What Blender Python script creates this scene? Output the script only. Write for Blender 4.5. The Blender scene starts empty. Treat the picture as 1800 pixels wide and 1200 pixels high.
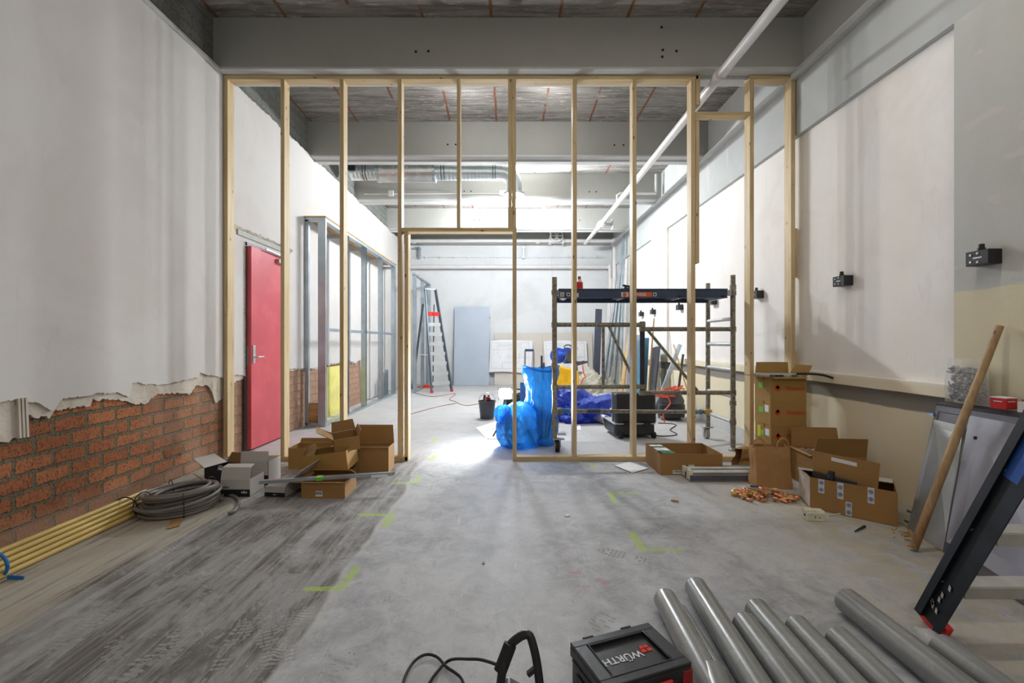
import bpy, bmesh, math, random
from mathutils import Vector, Matrix, noise
S = bpy.context.scene
COL = S.collection
PI = math.pi
random.seed(7)
# ------------------------------------------------------------------ camera, world, lights, exposure
CH, FP, VX, VY = 1.15, 800.0, 893.0, 600.0      # camera height, focal length in px, vanishing point
cam = bpy.data.objects.new('camera', bpy.data.cameras.new('camera'))
cam.data.sensor_width = 36; cam.data.lens = 16; cam.data.shift_x = 7/1800
cam.location = (0, 0, CH); cam.rotation_euler = (PI/2, 0, 0); cam.data.clip_start = .02
COL.objects.link(cam); S.camera = cam
S.view_settings.view_transform = 'Standard'; S.view_settings.look = 'None'
S.view_settings.gamma = 1; S.view_settings.use_curve_mapping = False
S.view_settings.exposure = 0.0
w = bpy.data.worlds.new('world'); S.world = w; w.use_nodes = True
w.node_tree.nodes['Background'].inputs[0].default_value = (.8, .87, 1, 1)
w.node_tree.nodes['Background'].inputs[1].default_value = .25
def light(name, kind, loc, power, color, size=None, size_y=None, rot=(0, 0, 0), spot=None, radius=None):
    l = bpy.data.lights.new(name, kind); l.energy = power; l.color = color
    if kind == 'AREA':
        l.shape = 'RECTANGLE'; l.size = size; l.size_y = size_y
    if spot: l.spot_size = spot; l.spot_blend = .75
    if radius is not None: l.shadow_soft_size = radius
    o = bpy.data.objects.new(name, l); o.location = loc; o.rotation_euler = rot; COL.objects.link(o); return o
# the lit tube of the back room (three emitters along the tube) then added fill lights without lamps
for x in (-.35, .03, .41): light('back_tube_light', 'POINT', (x, 8.02, 3.46), 148, (.93, .97, 1), radius=.05)
for x in (-.9, .9): light('rear_fill_light', 'POINT', (x, 10.0, 3.62), 34, (.93, .97, 1), radius=.08)  # added fill with no lamp, brightens the ceiling deep in the back
for x in (-.5, .5): light('middle_fill_light', 'POINT', (x, 5.45, 3.85), 12, (.97, .98, 1), radius=.08)  # added fill with no lamp, lifts the ceiling between the beams
# work light on the floor of the back room
light('work_light_lamp', 'SPOT', (-.033, 5.29, .53), 48, (.95, .98, 1), rot=(math.radians(108), 0, math.radians(180)), spot=math.radians(165), radius=.04)
# tube lamps of the front room, on the ceiling behind and above the camera
light('front_tube_light', 'AREA', (1.0, 2.3, 4.1), 30, (1, .93, .84), 2.6, .15)
light('front_tube_light_rear', 'AREA', (.9, -1.8, 4.0), 34, (1, .93, .84), 2.6, .15, rot=(math.radians(25), 0, 0))

# ------------------------------------------------------------------ geometry helpers
def P(px, py, Y): return Vector(((px-VX)/FP*Y, Y, CH-(py-VY)/FP*Y))
def F(px, py): return P(px, py, FP*CH/(py-VY))
WX = -2.74
def WL(px, py):
    Y = WX*FP/(px-VX); return (Y, CH-(py-VY)/FP*Y)

class MB:
    def __init__(s): s.v = []; s.f = []; s.m = Matrix.Identity(4)
    def add(s, vs, fs):
        n = len(s.v); s.v += [s.m @ Vector(v) for v in vs]; s.f += [tuple(i+n for i in f) for f in fs]; return s
    def box(s, c, size, rot=None):
        x, y, z = [q/2 for q in size]
        M = Matrix.Translation(c)
        if rot is not None: M = M @ rot.to_4x4()
        vs = [M @ Vector(p) for p in [(-x,-y,-z),(x,-y,-z),(x,y,-z),(-x,y,-z),(-x,-y,z),(x,-y,z),(x,y,z),(-x,y,z)]]
        return s.add(vs, [(0,3,2,1),(4,5,6,7),(0,1,5,4),(1,2,6,5),(2,3,7,6),(3,0,4,7)])
    def bb(s, a, b):
        return s.box([(a[i]+b[i])/2 for i in range(3)], [abs(b[i]-a[i]) for i in range(3)])
    def beam(s, p0, p1, w, d, up=(0, 0, 1)):
        p0 = Vector(p0); p1 = Vector(p1); z = (p1-p0).normalized(); u = Vector(up)
        if abs(z.dot(u)) > .98: u = Vector((1, 0, 0))
        x = u.cross(z).normalized(); y = z.cross(x)
        R = Matrix((x, y, z)).transposed()
        return s.box((p0+p1)/2, (w, d, (p1-p0).length), R)
    def slab(s, a, b, c, d, t):
        a, b, c, d = map(Vector, (a, b, c, d)); n = (b-a).cross(d-a).normalized()*t
        return s.add([a, b, c, d, a-n, b-n, c-n, d-n], [(0,1,2,3),(7,6,5,4),(1,0,4,5),(2,1,5,6),(3,2,6,7),(0,3,7,4)])
    def tube(s, pts, r, n=12, cap=True, hollow=None):
        pts = [Vector(p) for p in pts]; N = len(pts)
        rs = r if isinstance(r, (list, tuple)) else [r]*N
        rings = []; u = None
        for i in range(N):
            t = (pts[min(i+1, N-1)]-pts[max(i-1, 0)]).normalized()
            if u is None:
                u = Vector((0, 0, 1)) if abs(t.z) < .9 else Vector((1, 0, 0))
            u = (u-t*u.dot(t)).normalized(); v = t.cross(u)
            rings.append([pts[i]+(u*math.cos(2*PI*k/n)+v*math.sin(2*PI*k/n))*rs[i] for k in range(n)])
        vs = [p for ring in rings for p in ring]; fs = []
        for i in range(N-1):
            for k in range(n):
                a = i*n+k; b = i*n+(k+1) % n; fs.append((a, b, b+n, a+n))
        if cap: fs += [tuple(range(n))[::-1], tuple((N-1)*n+k for k in range(n))]
        return s.add(vs, fs)
    def pipe(s, p0, p1, r, ri, n=28):
        p0 = Vector(p0); p1 = Vector(p1); t = (p1-p0).normalized()
        u = Vector((0, 0, 1)) if abs(t.z) < .9 else Vector((1, 0, 0)); u = (u-t*u.dot(t)).normalized(); v = t.cross(u)
        rings = [(p0, r), (p1, r), (p1, ri), (p0, ri)]; vs = []; fs = []
        for c, q in rings: vs += [c+(u*math.cos(2*PI*k/n)+v*math.sin(2*PI*k/n))*q for k in range(n)]
        for i in range(4):
            j = (i+1) % 4
            for k in range(n): fs.append((i*n+k, i*n+(k+1) % n, j*n+(k+1) % n, j*n+k))
        return s.add(vs, fs)
    def lathe(s, prof, n=24, c=(0, 0, 0), wob=None):
        vs = []; fs = []; N = len(prof)
        for i, (r, z) in enumerate(prof):
            for k in range(n):
                a = 2*PI*k/n; q = r*(wob(a, z) if wob else 1)
                vs.append((c[0]+q*math.cos(a), c[1]+q*math.sin(a), c[2]+z))
        for i in range(N-1):
            for k in range(n): fs.append((i*n+k, i*n+(k+1) % n, (i+1)*n+(k+1) % n, (i+1)*n+k))
        fs += [tuple(range(n))[::-1], tuple((N-1)*n+k for k in range(n))]
        return s.add(vs, fs)
    def prism(s, poly, z0, z1):
        n = len(poly); vs = [(x, y, z0) for x, y in poly]+[(x, y, z1) for x, y in poly]
        return s.add(vs, [tuple(range(n))[::-1], tuple(range(n, 2*n))]+[(i, (i+1) % n, (i+1) % n+n, i+n) for i in range(n)])

def smooth_path(pts, k=6):
    pts = [Vector(p) for p in pts]; out = []
    for i in range(len(pts)-1):
        p0 = pts[max(i-1, 0)]; p1 = pts[i]; p2 = pts[i+1]; p3 = pts[min(i+2, len(pts)-1)]
        for j in range(k):
            t = j/k
            out.append(.5*((2*p1)+(p2-p0)*t+(2*p0-5*p1+4*p2-p3)*t*t+(3*p1-p0-3*p2+p3)*t**3))
    out.append(pts[-1]); return out

def obj(name, mb, mat, parent=None, world=False, bevel=0, smooth=False, seg=2):
    me = bpy.data.meshes.new(name)
    vs = mb.v
    if parent is not None and world:
        inv = root_matrix(parent).inverted(); vs = [inv @ v for v in vs]
    me.from_pydata([tuple(v) for v in vs], [], mb.f)
    if mat is not None: me.materials.append(mat)
    o = bpy.data.objects.new(name, me); COL.objects.link(o)
    if parent is not None: o.parent = parent
    bm = bmesh.new(); bm.from_mesh(me); bmesh.ops.recalc_face_normals(bm, faces=bm.faces); bm.to_mesh(me); bm.free()
    if bevel:
        b = o.modifiers.new('bevel', 'BEVEL'); b.width = bevel; b.segments = seg; b.limit_method = 'ANGLE'
    if smooth:
        for p in me.polygons: p.use_smooth = True
        try: me.set_sharp_from_angle(angle=math.radians(38))
        except Exception: pass
    return o
def root_matrix(o):
    M = Matrix.LocRotScale(o.location, o.rotation_euler, None)
    return (root_matrix(o.parent) @ M) if o.parent else M
def thing(name, label, cat, loc=(0, 0, 0), rotz=0, group=None, tilt=(0, 0)):
    o = bpy.data.objects.new(name, None); COL.objects.link(o); o.empty_display_size = .05
    o.location = loc; o.rotation_euler = (tilt[0], tilt[1], rotz); o['label'] = label; o['category'] = cat
    if group: o['group'] = group
    return o
def tag(o, label, cat, group=None, kind=None):
    o['label'] = label; o['category'] = cat
    if group: o['group'] = group
    if kind: o['kind'] = kind
    return o
def struct(name, mb, mat, parent=None, **k):
    o = obj(name, mb, mat, parent, **k)
    if parent is None: o['kind'] = 'structure'
    return o
def plabel(o, label): o['label'] = label; return o
def copy_tree(o, parent=None):
    c = o.copy(); COL.objects.link(c)
    if parent is not None: c.parent = parent
    for ch in [q for q in bpy.data.objects if q.parent == o]: copy_tree(ch, c)
    return c
def text(body, size, mat, parent, loc, rot, name='printed_text', bold=.0, spacing=1.0, shear=0):
    cu = bpy.data.curves.new(name, 'FONT'); cu.body = body; cu.size = size; cu.extrude = .0006
    cu.align_x = 'CENTER'; cu.align_y = 'CENTER'; cu.offset = bold*size; cu.space_character = spacing; cu.shear = shear
    t = bpy.data.objects.new(name, cu); COL.objects.link(t)
    bpy.context.view_layer.update()
    dg = bpy.context.evaluated_depsgraph_get()
    me = bpy.data.meshes.new_from_object(t.evaluated_get(dg))
    bpy.data.objects.remove(t); me.materials.clear(); me.materials.append(mat)
    o = bpy.data.objects.new(name, me); COL.objects.link(o); o.parent = parent; o.location = loc; o.rotation_euler = rot
    return o

# ------------------------------------------------------------------ materials
class NT:
    def __init__(s, name):
        s.mat = bpy.data.materials.new(name); s.mat.use_nodes = True; s.t = s.mat.node_tree
        s.b = s.t.nodes['Principled BSDF']; s.tc = s.t.nodes.new('ShaderNodeTexCoord')
        s.geo = s.t.nodes.new('ShaderNodeNewGeometry')
    def n(s, typ, **k):
        nd = s.t.nodes.new(typ)
        for a, b in k.items(): setattr(nd, a, b)
        return nd
    def l(s, a, b): s.t.links.new(a, b)
    def val(s, sock, v):
        if hasattr(v, 'is_output') or isinstance(v, bpy.types.NodeSocket): s.l(v, sock)
        else: sock.default_value = v
    def math(s, op, a, b=None, c=None, clamp=False):
        nd = s.n('ShaderNodeMath', operation=op, use_clamp=clamp); s.val(nd.inputs[0], a)
        if b is not None: s.val(nd.inputs[1], b)
        if c is not None: s.val(nd.inputs[2], c)
        return nd.outputs[0]
    def pos(s): return s.geo.outputs['Position']
    def objc(s): return s.tc.outputs['Object']
    def mapping(s, vec, scale=(1, 1, 1), loc=(0, 0, 0), rot=(0, 0, 0)):
        nd = s.n('ShaderNodeMapping'); s.l(vec, nd.inputs[0]); nd.inputs['Scale'].default_value = scale
        nd.inputs['Location'].default_value = loc; nd.inputs['Rotation'].default_value = rot; return nd.outputs[0]
    def noise(s, vec, scale=5, detail=4, rough=.55, dist=0):
        nd = s.n('ShaderNodeTexNoise'); s.l(vec, nd.inputs['Vector']); nd.inputs['Scale'].default_value = scale
        nd.inputs['Detail'].default_value = detail; nd.inputs['Roughness'].default_value = rough; nd.inputs['Distortion'].default_value = dist
        return nd.outputs['Fac']
    def ramp(s, fac, a, b, inv=False):
        nd = s.n('ShaderNodeMapRange', interpolation_type='SMOOTHSTEP'); s.val(nd.inputs[0], fac)
        nd.inputs[1].default_value = a; nd.inputs[2].default_value = b
        nd.inputs[3].default_value = 1 if inv else 0; nd.inputs[4].default_value = 0 if inv else 1
        return nd.outputs[0]
    def mix(s, fac, a, b):
        nd = s.n('ShaderNodeMix', data_type='RGBA'); s.val(nd.inputs[0], fac)
        for i, v in ((6, a), (7, b)):
            if isinstance(v, bpy.types.NodeSocket): s.l(v, nd.inputs[i])
            else: nd.inputs[i].default_value = (*v[:3], 1)
        return nd.outputs[2]
    def sep(s, vec):
        nd = s.n('ShaderNodeSeparateXYZ'); s.l(vec, nd.inputs[0]); return nd.outputs
    def comb(s, x, y, z=0.0):
        nd = s.n('ShaderNodeCombineXYZ')
        for i, v in enumerate((x, y, z)): s.val(nd.inputs[i], v)
        return nd.outputs[0]
    def color(s, v):
        if isinstance(v, bpy.types.NodeSocket): s.l(v, s.b.inputs['Base Color'])
        else: s.b.inputs['Base Color'].default_value = (*v, 1)
    def bump(s, h, strength=.3, dist=.01):
        nd = s.n('ShaderNodeBump'); nd.inputs['Strength'].default_value = strength; nd.inputs['Distance'].default_value = dist
        s.l(h, nd.inputs['Height']); s.l(nd.outputs[0], s.b.inputs['Normal'])
    def rough(s, v): s.val(s.b.inputs['Roughness'], v)
def C(r, g, b):            # sRGB 0-255 to linear
    f = lambda c: (c/255/12.92) if c/255 <= .04045 else ((c/255+.055)/1.055)**2.4
    return (f(r), f(g), f(b))
def simple(name, col, rough=.5, metal=0, var=.12, scale=8, bump=0, bscale=40, trans=0, emit=None, alpha=None, dirt=None):
    m = NT(name); co = m.objc()
    nz = m.noise(co, scale, 4)
    dark = tuple(c*(1-var) for c in col); lite = tuple(min(1, c*(1+var)) for c in col)
    cc = m.mix(m.ramp(nz, .3, .7), dark, lite)
    if dirt: cc = m.mix(m.math('MULTIPLY', m.ramp(m.noise(co, dirt[1], 6, .7), .5, .62), dirt[2]), cc, dirt[0])
    m.color(cc); m.rough(m.math('ADD', m.math('MULTIPLY', nz, .2), rough-.1)); m.b.inputs['Metallic'].default_value = metal
    if bump: m.bump(m.noise(co, bscale, 4), bump, .004)
    if trans: m.b.inputs['Transmission Weight'].default_value = trans
    if alpha is not None: m.b.inputs['Alpha'].default_value = alpha
    if emit: m.b.inputs['Emission Color'].default_value = (*emit[0], 1); m.b.inputs['Emission Strength'].default_value = emit[1]
    return m.mat
def wood(name, axis, base=C(208, 186, 144), dark=C(178, 150, 106)):
    m = NT(name); co = m.objc(); sc = [30, 30, 30]; sc[axis] = 1.2
    g = m.noise(m.mapping(co, tuple(sc)), 1.5, 5, .6, .6)
    col = m.mix(m.ramp(g, .35, .75), base, dark)
    col = m.mix(m.math('MULTIPLY', m.ramp(m.noise(co, 1.3, 2), .4, .7), .35), col, C(226, 204, 160))
    sk = [14, 14, 14]; sk[axis] = 5
    v = m.n('ShaderNodeTexVoronoi'); m.l(m.mapping(co, tuple(sk)), v.inputs['Vector']); v.inputs['Scale'].default_value = 1
    v.inputs['Randomness'].default_value = 1
    col = m.mix(m.ramp(v.outputs['Distance'], .06, .12, True), col, C(112, 70, 36))
    m.color(col); m.rough(.6); m.bump(g, .12, .002); return m.mat
def plaster(name, base, patch, bump=.2, amt=.6, scale=1.1, extra=None):
    m = NT(name); co = m.pos()
    a = m.noise(co, scale, 5, .6, .8); f = m.noise(co, 60, 4)
    col = m.mix(m.math('MULTIPLY', m.ramp(a, .42, .66), amt), base, patch)
    col = m.mix(m.math('MULTIPLY', m.ramp(m.noise(m.mapping(co, (3, 3, .6)), 2.2, 6, .7, 1.5), .58, .7), .35), col, tuple(c*.82 for c in base))
    if extra: col = extra(m, co, col)
    m.color(col); m.rough(.85); m.bump(m.math('ADD', m.math('MULTIPLY', a, 2), m.math('MULTIPLY', f, .25)), bump, .01); return m.mat

WOODZ = wood('pine_vertical', 2); WOODX = wood('pine_along_x', 0); WOODY = wood('pine_along_y', 1)
BATTEN = wood('yellow_batten', 2, C(212, 178, 120), C(180, 140, 86))
OSB = wood('strand_board', 0, C(196, 152, 92), C(140, 96, 48))
HANDLEWOOD = wood('worn_handle_wood', 2, C(160, 122, 80), C(112, 80, 50))
WALLW = plaster('white_wall_finish', C(208, 205, 202), C(200, 193, 189))
def _right(m, co, col):
    o = m.sep(co); z = m.math('ADD', o[2], m.math('MULTIPLY', m.math('SUBTRACT', m.noise(m.mapping(co, (1, 1, 8)), 3, 6, .7), .5), .03))
    col = m.mix(m.ramp(z, .90, .86), col, C(216, 209, 190)) if False else m.mix(m.ramp(z, .84, .90, True), col, C(228, 218, 190))
    band = m.math('MULTIPLY', m.ramp(z, .66, .675), m.ramp(z, .785, .795, True))
    col = m.mix(band, col, C(138, 133, 124))
    return col
WALLR = plaster('recess_wall_paint', C(238, 235, 231), C(228, 222, 218), .15, .6, 1.4, _right)
def _pier(m, co, col):
    o = m.sep(co); z = m.math('ADD', o[2], m.math('MULTIPLY', m.math('SUBTRACT', m.noise(co, 2.5, 5), .5), .05))
    low = m.ramp(z, 1.45, 1.465, True)
    col = m.mix(low, col, C(220, 212, 184))
    pt = m.math('MULTIPLY', m.ramp(m.noise(m.mapping(co, (1, 1.2, 2.2)), 2.3, 4, .5, .4), .62, .64), .7)
    return m.mix(m.math('MULTIPLY', pt, m.math('SUBTRACT', 1.0, low)), col, C(208, 202, 197))
PIER = plaster('pier_paint', C(196, 197, 193), C(188, 189, 184), .2, .6, 2, _pier)
def _strip(m, co, col):
    pt = m.math('MULTIPLY', m.ramp(m.noise(m.mapping(co, (1, 1.5, .7)), 1.7, 4, .5, .6), .6, .63), .55)
    return m.mix(pt, col, C(207, 203, 199))
STRIP = plaster('upper_wall_paint', C(188, 191, 190), C(180, 183, 182), .12, .5, 2, _strip)
BEAM = plaster('grey_beam_paint', C(168, 168, 162), C(162, 162, 156), .05, .5, 2)
BEAMLIGHT = plaster('pale_beam_paint', C(196, 198, 197), C(186, 188, 186), .05, .5, 2)
BACKW = plaster('back_wall_paint', C(216, 218, 220), C(204, 206, 208), .15, .9, .8)
BASECOAT = plaster('rough_base_coat', C(206, 198, 186), C(184, 172, 156), .8, .8, 6)

def mk_brick(name, c1, c2, mortar, dusty=True, bw=.222, rh=.098, ms=.011, grey=False):
    m = NT(name); co = m.pos(); o = m.sep(co)
    wob = m.math('ADD', m.math('MULTIPLY', m.math('SUBTRACT', m.noise(co, 9, 3), .5), .026), m.math('MULTIPLY', m.math('SUBTRACT', m.noise(co, 55, 3), .5), .022))
    vec = m.comb(m.math('ADD', o[1], wob), m.math('ADD', m.math('ADD', o[2], wob), .004), 0.0)
    b = m.n('ShaderNodeTexBrick'); m.l(vec, b.inputs['Vector']); b.inputs['Scale'].default_value = 1
    b.inputs['Brick Width'].default_value = bw; b.inputs['Row Height'].default_value = rh
    b.inputs['Mortar Size'].default_value = ms; b.inputs['Mortar Smooth'].default_value = .35; b.inputs['Bias'].default_value = 0
    b.inputs['Color1'].default_value = (*c1, 1); b.inputs['Color2'].default_value = (*c2, 1); b.inputs['Mortar'].default_value = (*mortar, 1)
    pits = m.noise(m.mapping(co, (1, 75, 46)), 1.3, 5, .8)
    col = m.mix(m.math('MULTIPLY', m.ramp(pits, .40, .33), .8) if False else m.math('MULTIPLY', m.ramp(pits, .40, .50, True), .8), b.outputs['Color'], C(58, 38, 28) if not grey else C(80, 82, 80))
    col = m.mix(m.math('MULTIPLY', m.ramp(m.noise(co, 40, 5, .7), .62, .75), .4), col, C(206, 170, 140) if not grey else C(150, 152, 148))
    if dusty:
        du = m.ramp(m.math('ADD', m.noise(co, 1.6, 5, .6), m.math('MULTIPLY', m.math('SUBTRACT', o[1], 3.0), .22)), .56, .92)
        lo = m.ramp(m.math('SUBTRACT', o[2], m.math('MULTIPLY', m.noise(co, 5, 4), .16)), -.03, .12, True)
        du = m.math('MAXIMUM', m.math('MULTIPLY', du, .62), m.math('MULTIPLY', lo, .55))
        col = m.mix(du, col, C(190, 160, 138))
    m.color(col); m.rough(.95)
    h = m.math('SUBTRACT', m.math('MULTIPLY', pits, .55), m.math('MULTIPLY', b.outputs['Fac'], 1.0))
    m.bump(h, 1.0, .02); return m.mat
BRICK = mk_brick('red_brick', C(200, 128, 84), C(172, 104, 66), C(124, 116, 92), ms=.014)
GBRICK = mk_brick('grey_block', C(142, 144, 138), C(130, 132, 127), C(120, 122, 118), False, .32, .115, .006, True)

def mk_ceiling():
    m = NT('board_marked_concrete'); co = m.pos(); o = m.sep(co)
    a = m.noise(m.mapping(co, (.8, 9, 1)), 2, 6, .7, .5); col = m.mix(m.ramp(a, .35, .65), C(112, 108, 104), C(160, 156, 150))
    wht = m.ramp(m.noise(m.mapping(co, (2.2, 14, 1)), 2.2, 7, .78, .4), .55, .62); col = m.mix(m.math('MULTIPLY', wht, .8), col, C(212, 207, 196))
    pat = m.ramp(m.noise(co, 1.9, 4, .6), .66, .68); col = m.mix(m.math('MULTIPLY', pat, .8), col, C(206, 200, 188))
    xx = m.math('ADD', o[0], m.math('MULTIPLY', m.math('SUBTRACT', m.noise(co, 1.5, 3), .5), .05))
    fr = m.math('FRACT', m.math('DIVIDE', m.math('ADD', xx, 20.415), .643))
    ln = m.math('ABSOLUTE', m.math('SUBTRACT', fr, .5)); ln = m.ramp(ln, .015, .03, True)
    ln = m.math('MULTIPLY', ln, m.ramp(m.noise(m.mapping(co, (1, .8, 1)), 3, 3), .40, .46))
    col = m.mix(ln, col, C(132, 88, 66)); m.color(col); m.rough(.9)
    m.bump(m.math('ADD', a, m.math('MULTIPLY', wht, .5)), .6, .02); return m.mat
CEIL = mk_ceiling()

def mk_floor():
    m = NT('dusty_concrete_floor'); co = m.pos(); o = m.sep(co); flat = m.comb(o[0], o[1], 0.0)
    big = m.noise(flat, .9, 6, .62, .4); mid = m.noise(flat, 7, 7, .75, .6); fine = m.noise(flat, 55, 5, .8)
    col = m.mix(m.ramp(mid, .32, .68), C(144, 146, 149), C(182, 183, 186))
    col = m.mix(m.math('MULTIPLY', m.ramp(big, .38, .64), .55), col, C(198, 199, 201))
    col = m.mix(m.math('MULTIPLY', m.ramp(m.noise(flat, 24, 6, .8, 1.2), .55, .66), .35), col, C(104, 102, 100))
    col = m.mix(m.math('MULTIPLY', m.ramp(fine, .58, .72), .3), col, C(198, 196, 192))
    # scratches
    for i, (rz, sx, sy) in enumerate(((.5, 7, .5), (-.7, 6, .45), (1.15, 8, .5))):
        nn = m.noise(m.mapping(flat, (sx*9, sy*3, 1), (i*3.1, i*1.7, 0), (0, 0, rz)), 1, 1, .3)
        ln = m.ramp(m.math('ABSOLUTE', m.math('SUBTRACT', nn, .62)), .003, .010, True)
        ln = m.math('MULTIPLY', ln, m.ramp(m.noise(flat, 2.3+i, 2), .55, .65)); col = m.mix(m.math('MULTIPLY', ln, .65), col, C(212, 211, 210))
    # left half: boards of dust and streaks running along the room
    edge = m.math('ADD', o[0], m.math('MULTIPLY', m.math('SUBTRACT', m.noise(m.mapping(flat, (.4, 1.2, 1)), 1.4, 3), .5), .18))
    left = m.math('MULTIPLY', m.ramp(edge, -.83, -.80, True), m.ramp(o[1], 4.2, 5.2, True))
    st = m.noise(m.mapping(flat, (34, .75, 1), (0, 0, 0), (0, 0, .06)), 1, 6, .75, .25)
    st2 = m.noise(m.mapping(flat, (10, .5, 1), (5, 2, 0), (0, 0, .03)), 1, 5, .6, .3)
    foot = m.n('ShaderNodeTexVoronoi'); m.l(m.mapping(flat, (5, 3.2, 1)), foot.inputs['Vector']); foot.inputs['Scale'].default_value = 1
    wv = m.n('ShaderNodeTexWave', wave_type='RINGS'); m.l(m.mapping(flat, (9, 7, 1)), wv.inputs['Vector']); wv.inputs['Scale'].default_value = 2.2
    wv.inputs['Distortion'].default_value = 9; wv.inputs['Detail'].default_value = 3
    fp = m.math('MULTIPLY', m.ramp(foot.outputs['Distance'], .20, .34, True), m.ramp(wv.outputs['Fac'], .4, .6))
    fp = m.math('MULTIPLY', fp, m.ramp(m.noise(flat, 1.6, 3), .42, .6))
    blot = m.noise(m.mapping(flat, (3.2, 1.3, 1), (2, 7, 0), (0, 0, .05)), 1.6, 7, .72, .5)
    lc = m.mix(m.ramp(blot, .40, .58), C(82, 77, 72), C(142, 140, 139))
    lc = m.mix(m.math('MULTIPLY', m.ramp(st, .42, .62), .45), lc, C(168, 167, 166))
    lc = m.mix(m.math('MULTIPLY', m.ramp(st, .40, .30, True) if False else m.ramp(st, .28, .40, True), .5), lc, C(74, 70, 66))
    lc = m.mix(m.math('MULTIPLY', m.ramp(st2, .54, .66), .45), lc, C(180, 180, 180))
    lc = m.mix(m.math('MULTIPLY', fp, .5), lc, C(184, 184, 184))
    lc = m.mix(m.math('MULTIPLY', m.ramp(m.noise(m.mapping(flat, (1, .6, 1)), 26, 6, .85), .54, .64), .4), lc, C(66, 62, 58))
    lc = m.mix(m.math('MULTIPLY', m.ramp(m.noise(m.mapping(flat, (1, .7, 1), (3, 3, 0)), 15, 6, .85, 1), .56, .62), .45), lc, C(182, 181, 180))
    nearw = m.math('MULTIPLY', m.ramp(m.math('ADD', edge, m.math('MULTIPLY', m.math('SUBTRACT', st2, .5), 1.1)), -2.1, -1.85, True), m.ramp(st, .36, .52))
    lc = m.mix(m.math('MULTIPLY', nearw, .85), lc, C(178, 170, 152))
    col = m.mix(m.math('MULTIPLY', left, .92), col, lc)
    lip = m.ramp(m.math('ABSOLUTE', m.math('ADD', edge, .80)), .008, .022, True)
    lip = m.math('MULTIPLY', lip, m.math('MULTIPLY', m.ramp(m.noise(flat, 6, 5, .8), .38, .55), m.ramp(o[1], 3.8, 4.4, True)))
    col = m.mix(m.math('MULTIPLY', lip, .6), col, C(186, 184, 176))
    # sand coloured dust by the right wall
    rd = m.math('MULTIPLY', m.ramp(m.math('ADD', o[0], m.math('MULTIPLY', mid, .9)), 1.7, 2.5), m.ramp(m.noise(flat, 5, 6, .8, 1), .36, .6))
    rd = m.math('MULTIPLY', rd, m.ramp(o[1], 3.2, 4.6, True))
    col = m.mix(m.math('MULTIPLY', rd, .75), col, C(182, 171, 146))
    col = m.mix(m.math('MULTIPLY', m.ramp(m.math('ADD', o[1], mid), 4.6, 5.2), .45), col, C(200, 198, 196))  # rear floor: dust, plus lighter colour standing in for stronger light
    # spray paint
    G = C(168, 200, 62); R = C(200, 96, 88)
    segs = [((540,1035),(597,1035),.022,G),((597,1035),(627,998),.022,G),((633,904),(690,905),.022,G),((690,905),(677,923),.028,G),
            ((692,849),(730,848),.022,G),((730,848),(737,839),.03,G),((757,807),(764,801),.03,G),((1111,937),(1130,965),.03,G),
            ((1130,965),(1194,967),.018,G),((1121,867),(1072,867),.02,G),((1072,867),(1081,883),.024,G),((1039,815),(1044,822),.02,G),
            ((1000,1005),(1025,1008),.012,R),((1050,1018),(1065,1025),.014,R),((1020,1030),(1035,1031),.01,R),((760,776),(768,770),.03,G)]
    mask = {}
    for a, b, wd, c in segs:
        A = F(*a); B = F(*b); D = B-A
        s1 = m.n('ShaderNodeVectorMath', operation='SUBTRACT'); m.l(flat, s1.inputs[0]); s1.inputs[1].default_value = A
        dt = m.n('ShaderNodeVectorMath', operation='DOT_PRODUCT'); m.l(s1.outputs[0], dt.inputs[0]); dt.inputs[1].default_value = D/D.length_squared
        tt = m.math('ADD', dt.outputs['Value'], 0.0, clamp=True)
        sc = m.n('ShaderNodeVectorMath', operation='SCALE'); sc.inputs[0].default_value = D; m.l(tt, sc.inputs['Scale'])
        s2 = m.n('ShaderNodeVectorMath', operation='DISTANCE'); m.l(s1.outputs[0], s2.inputs[0]); m.l(sc.outputs[0], s2.inputs[1])
        k = m.ramp(m.math('ADD', s2.outputs['Value'], m.math('MULTIPLY', m.math('SUBTRACT', mid, .5), .03)), wd*.5, wd*1.25, True)
        key = 'G' if c is G else 'R'
        mask[key] = k if key not in mask else m.math('MAXIMUM', mask[key], k)
    wear = m.ramp(m.noise(flat, 40, 5, .8), .3, .6)
    col = m.mix(m.math('MULTIPLY', m.math('MULTIPLY', mask['G'], wear), .8), col, G)
    col = m.mix(m.math('MULTIPLY', m.math('MULTIPLY', mask['R'], wear), .45), col, R)
    m.b.inputs['Specular IOR Level'].default_value = .25
    m.color(col); m.rough(m.math('ADD', m.math('MULTIPLY', mid, .25), .52))
    m.bump(m.math('ADD', mid, m.math('MULTIPLY', fine, .4)), .12, .004); return m.mat
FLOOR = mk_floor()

CARD = simple('brown_cardboard', C(158, 120, 72), .85, 0, .07, 3, .1, 30)
CARDIN = simple('cardboard_dark', C(134, 100, 60), .9, 0, .08, 3)
CARDG = simple('cardboard_olive', C(166, 130, 72), .85, 0, .06, 3)
CARDW = simple('grey_white_carton', C(196, 192, 188), .7, 0, .04, 4)
BLACKP = simple('black_print', C(28, 30, 36), .6)
PAPERB = simple('brown_paper', C(176, 134, 86), .8, 0, .06, 6, .35, 9)
WHITEP = simple('white_paper', C(232, 233, 236), .8, 0, .03, 4)
GREENP = simple('green_sticker', C(126, 206, 74), .7)
YELLOWS = simple('yellow_sticker', C(228, 220, 50), .7)
REDINK = simple('red_ink', C(206, 58, 36), .8)
BLUEINK = simple('blue_ink', C(52, 84, 160), .8)
INK = simple('grey_ink', C(150, 152, 164), .9)
WHITEINK = simple('white_ink', C(222, 224, 228), .6)
ZINC = simple('galvanised_steel', C(176, 188, 196), .36, .75, .12, 5, .05)
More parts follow.
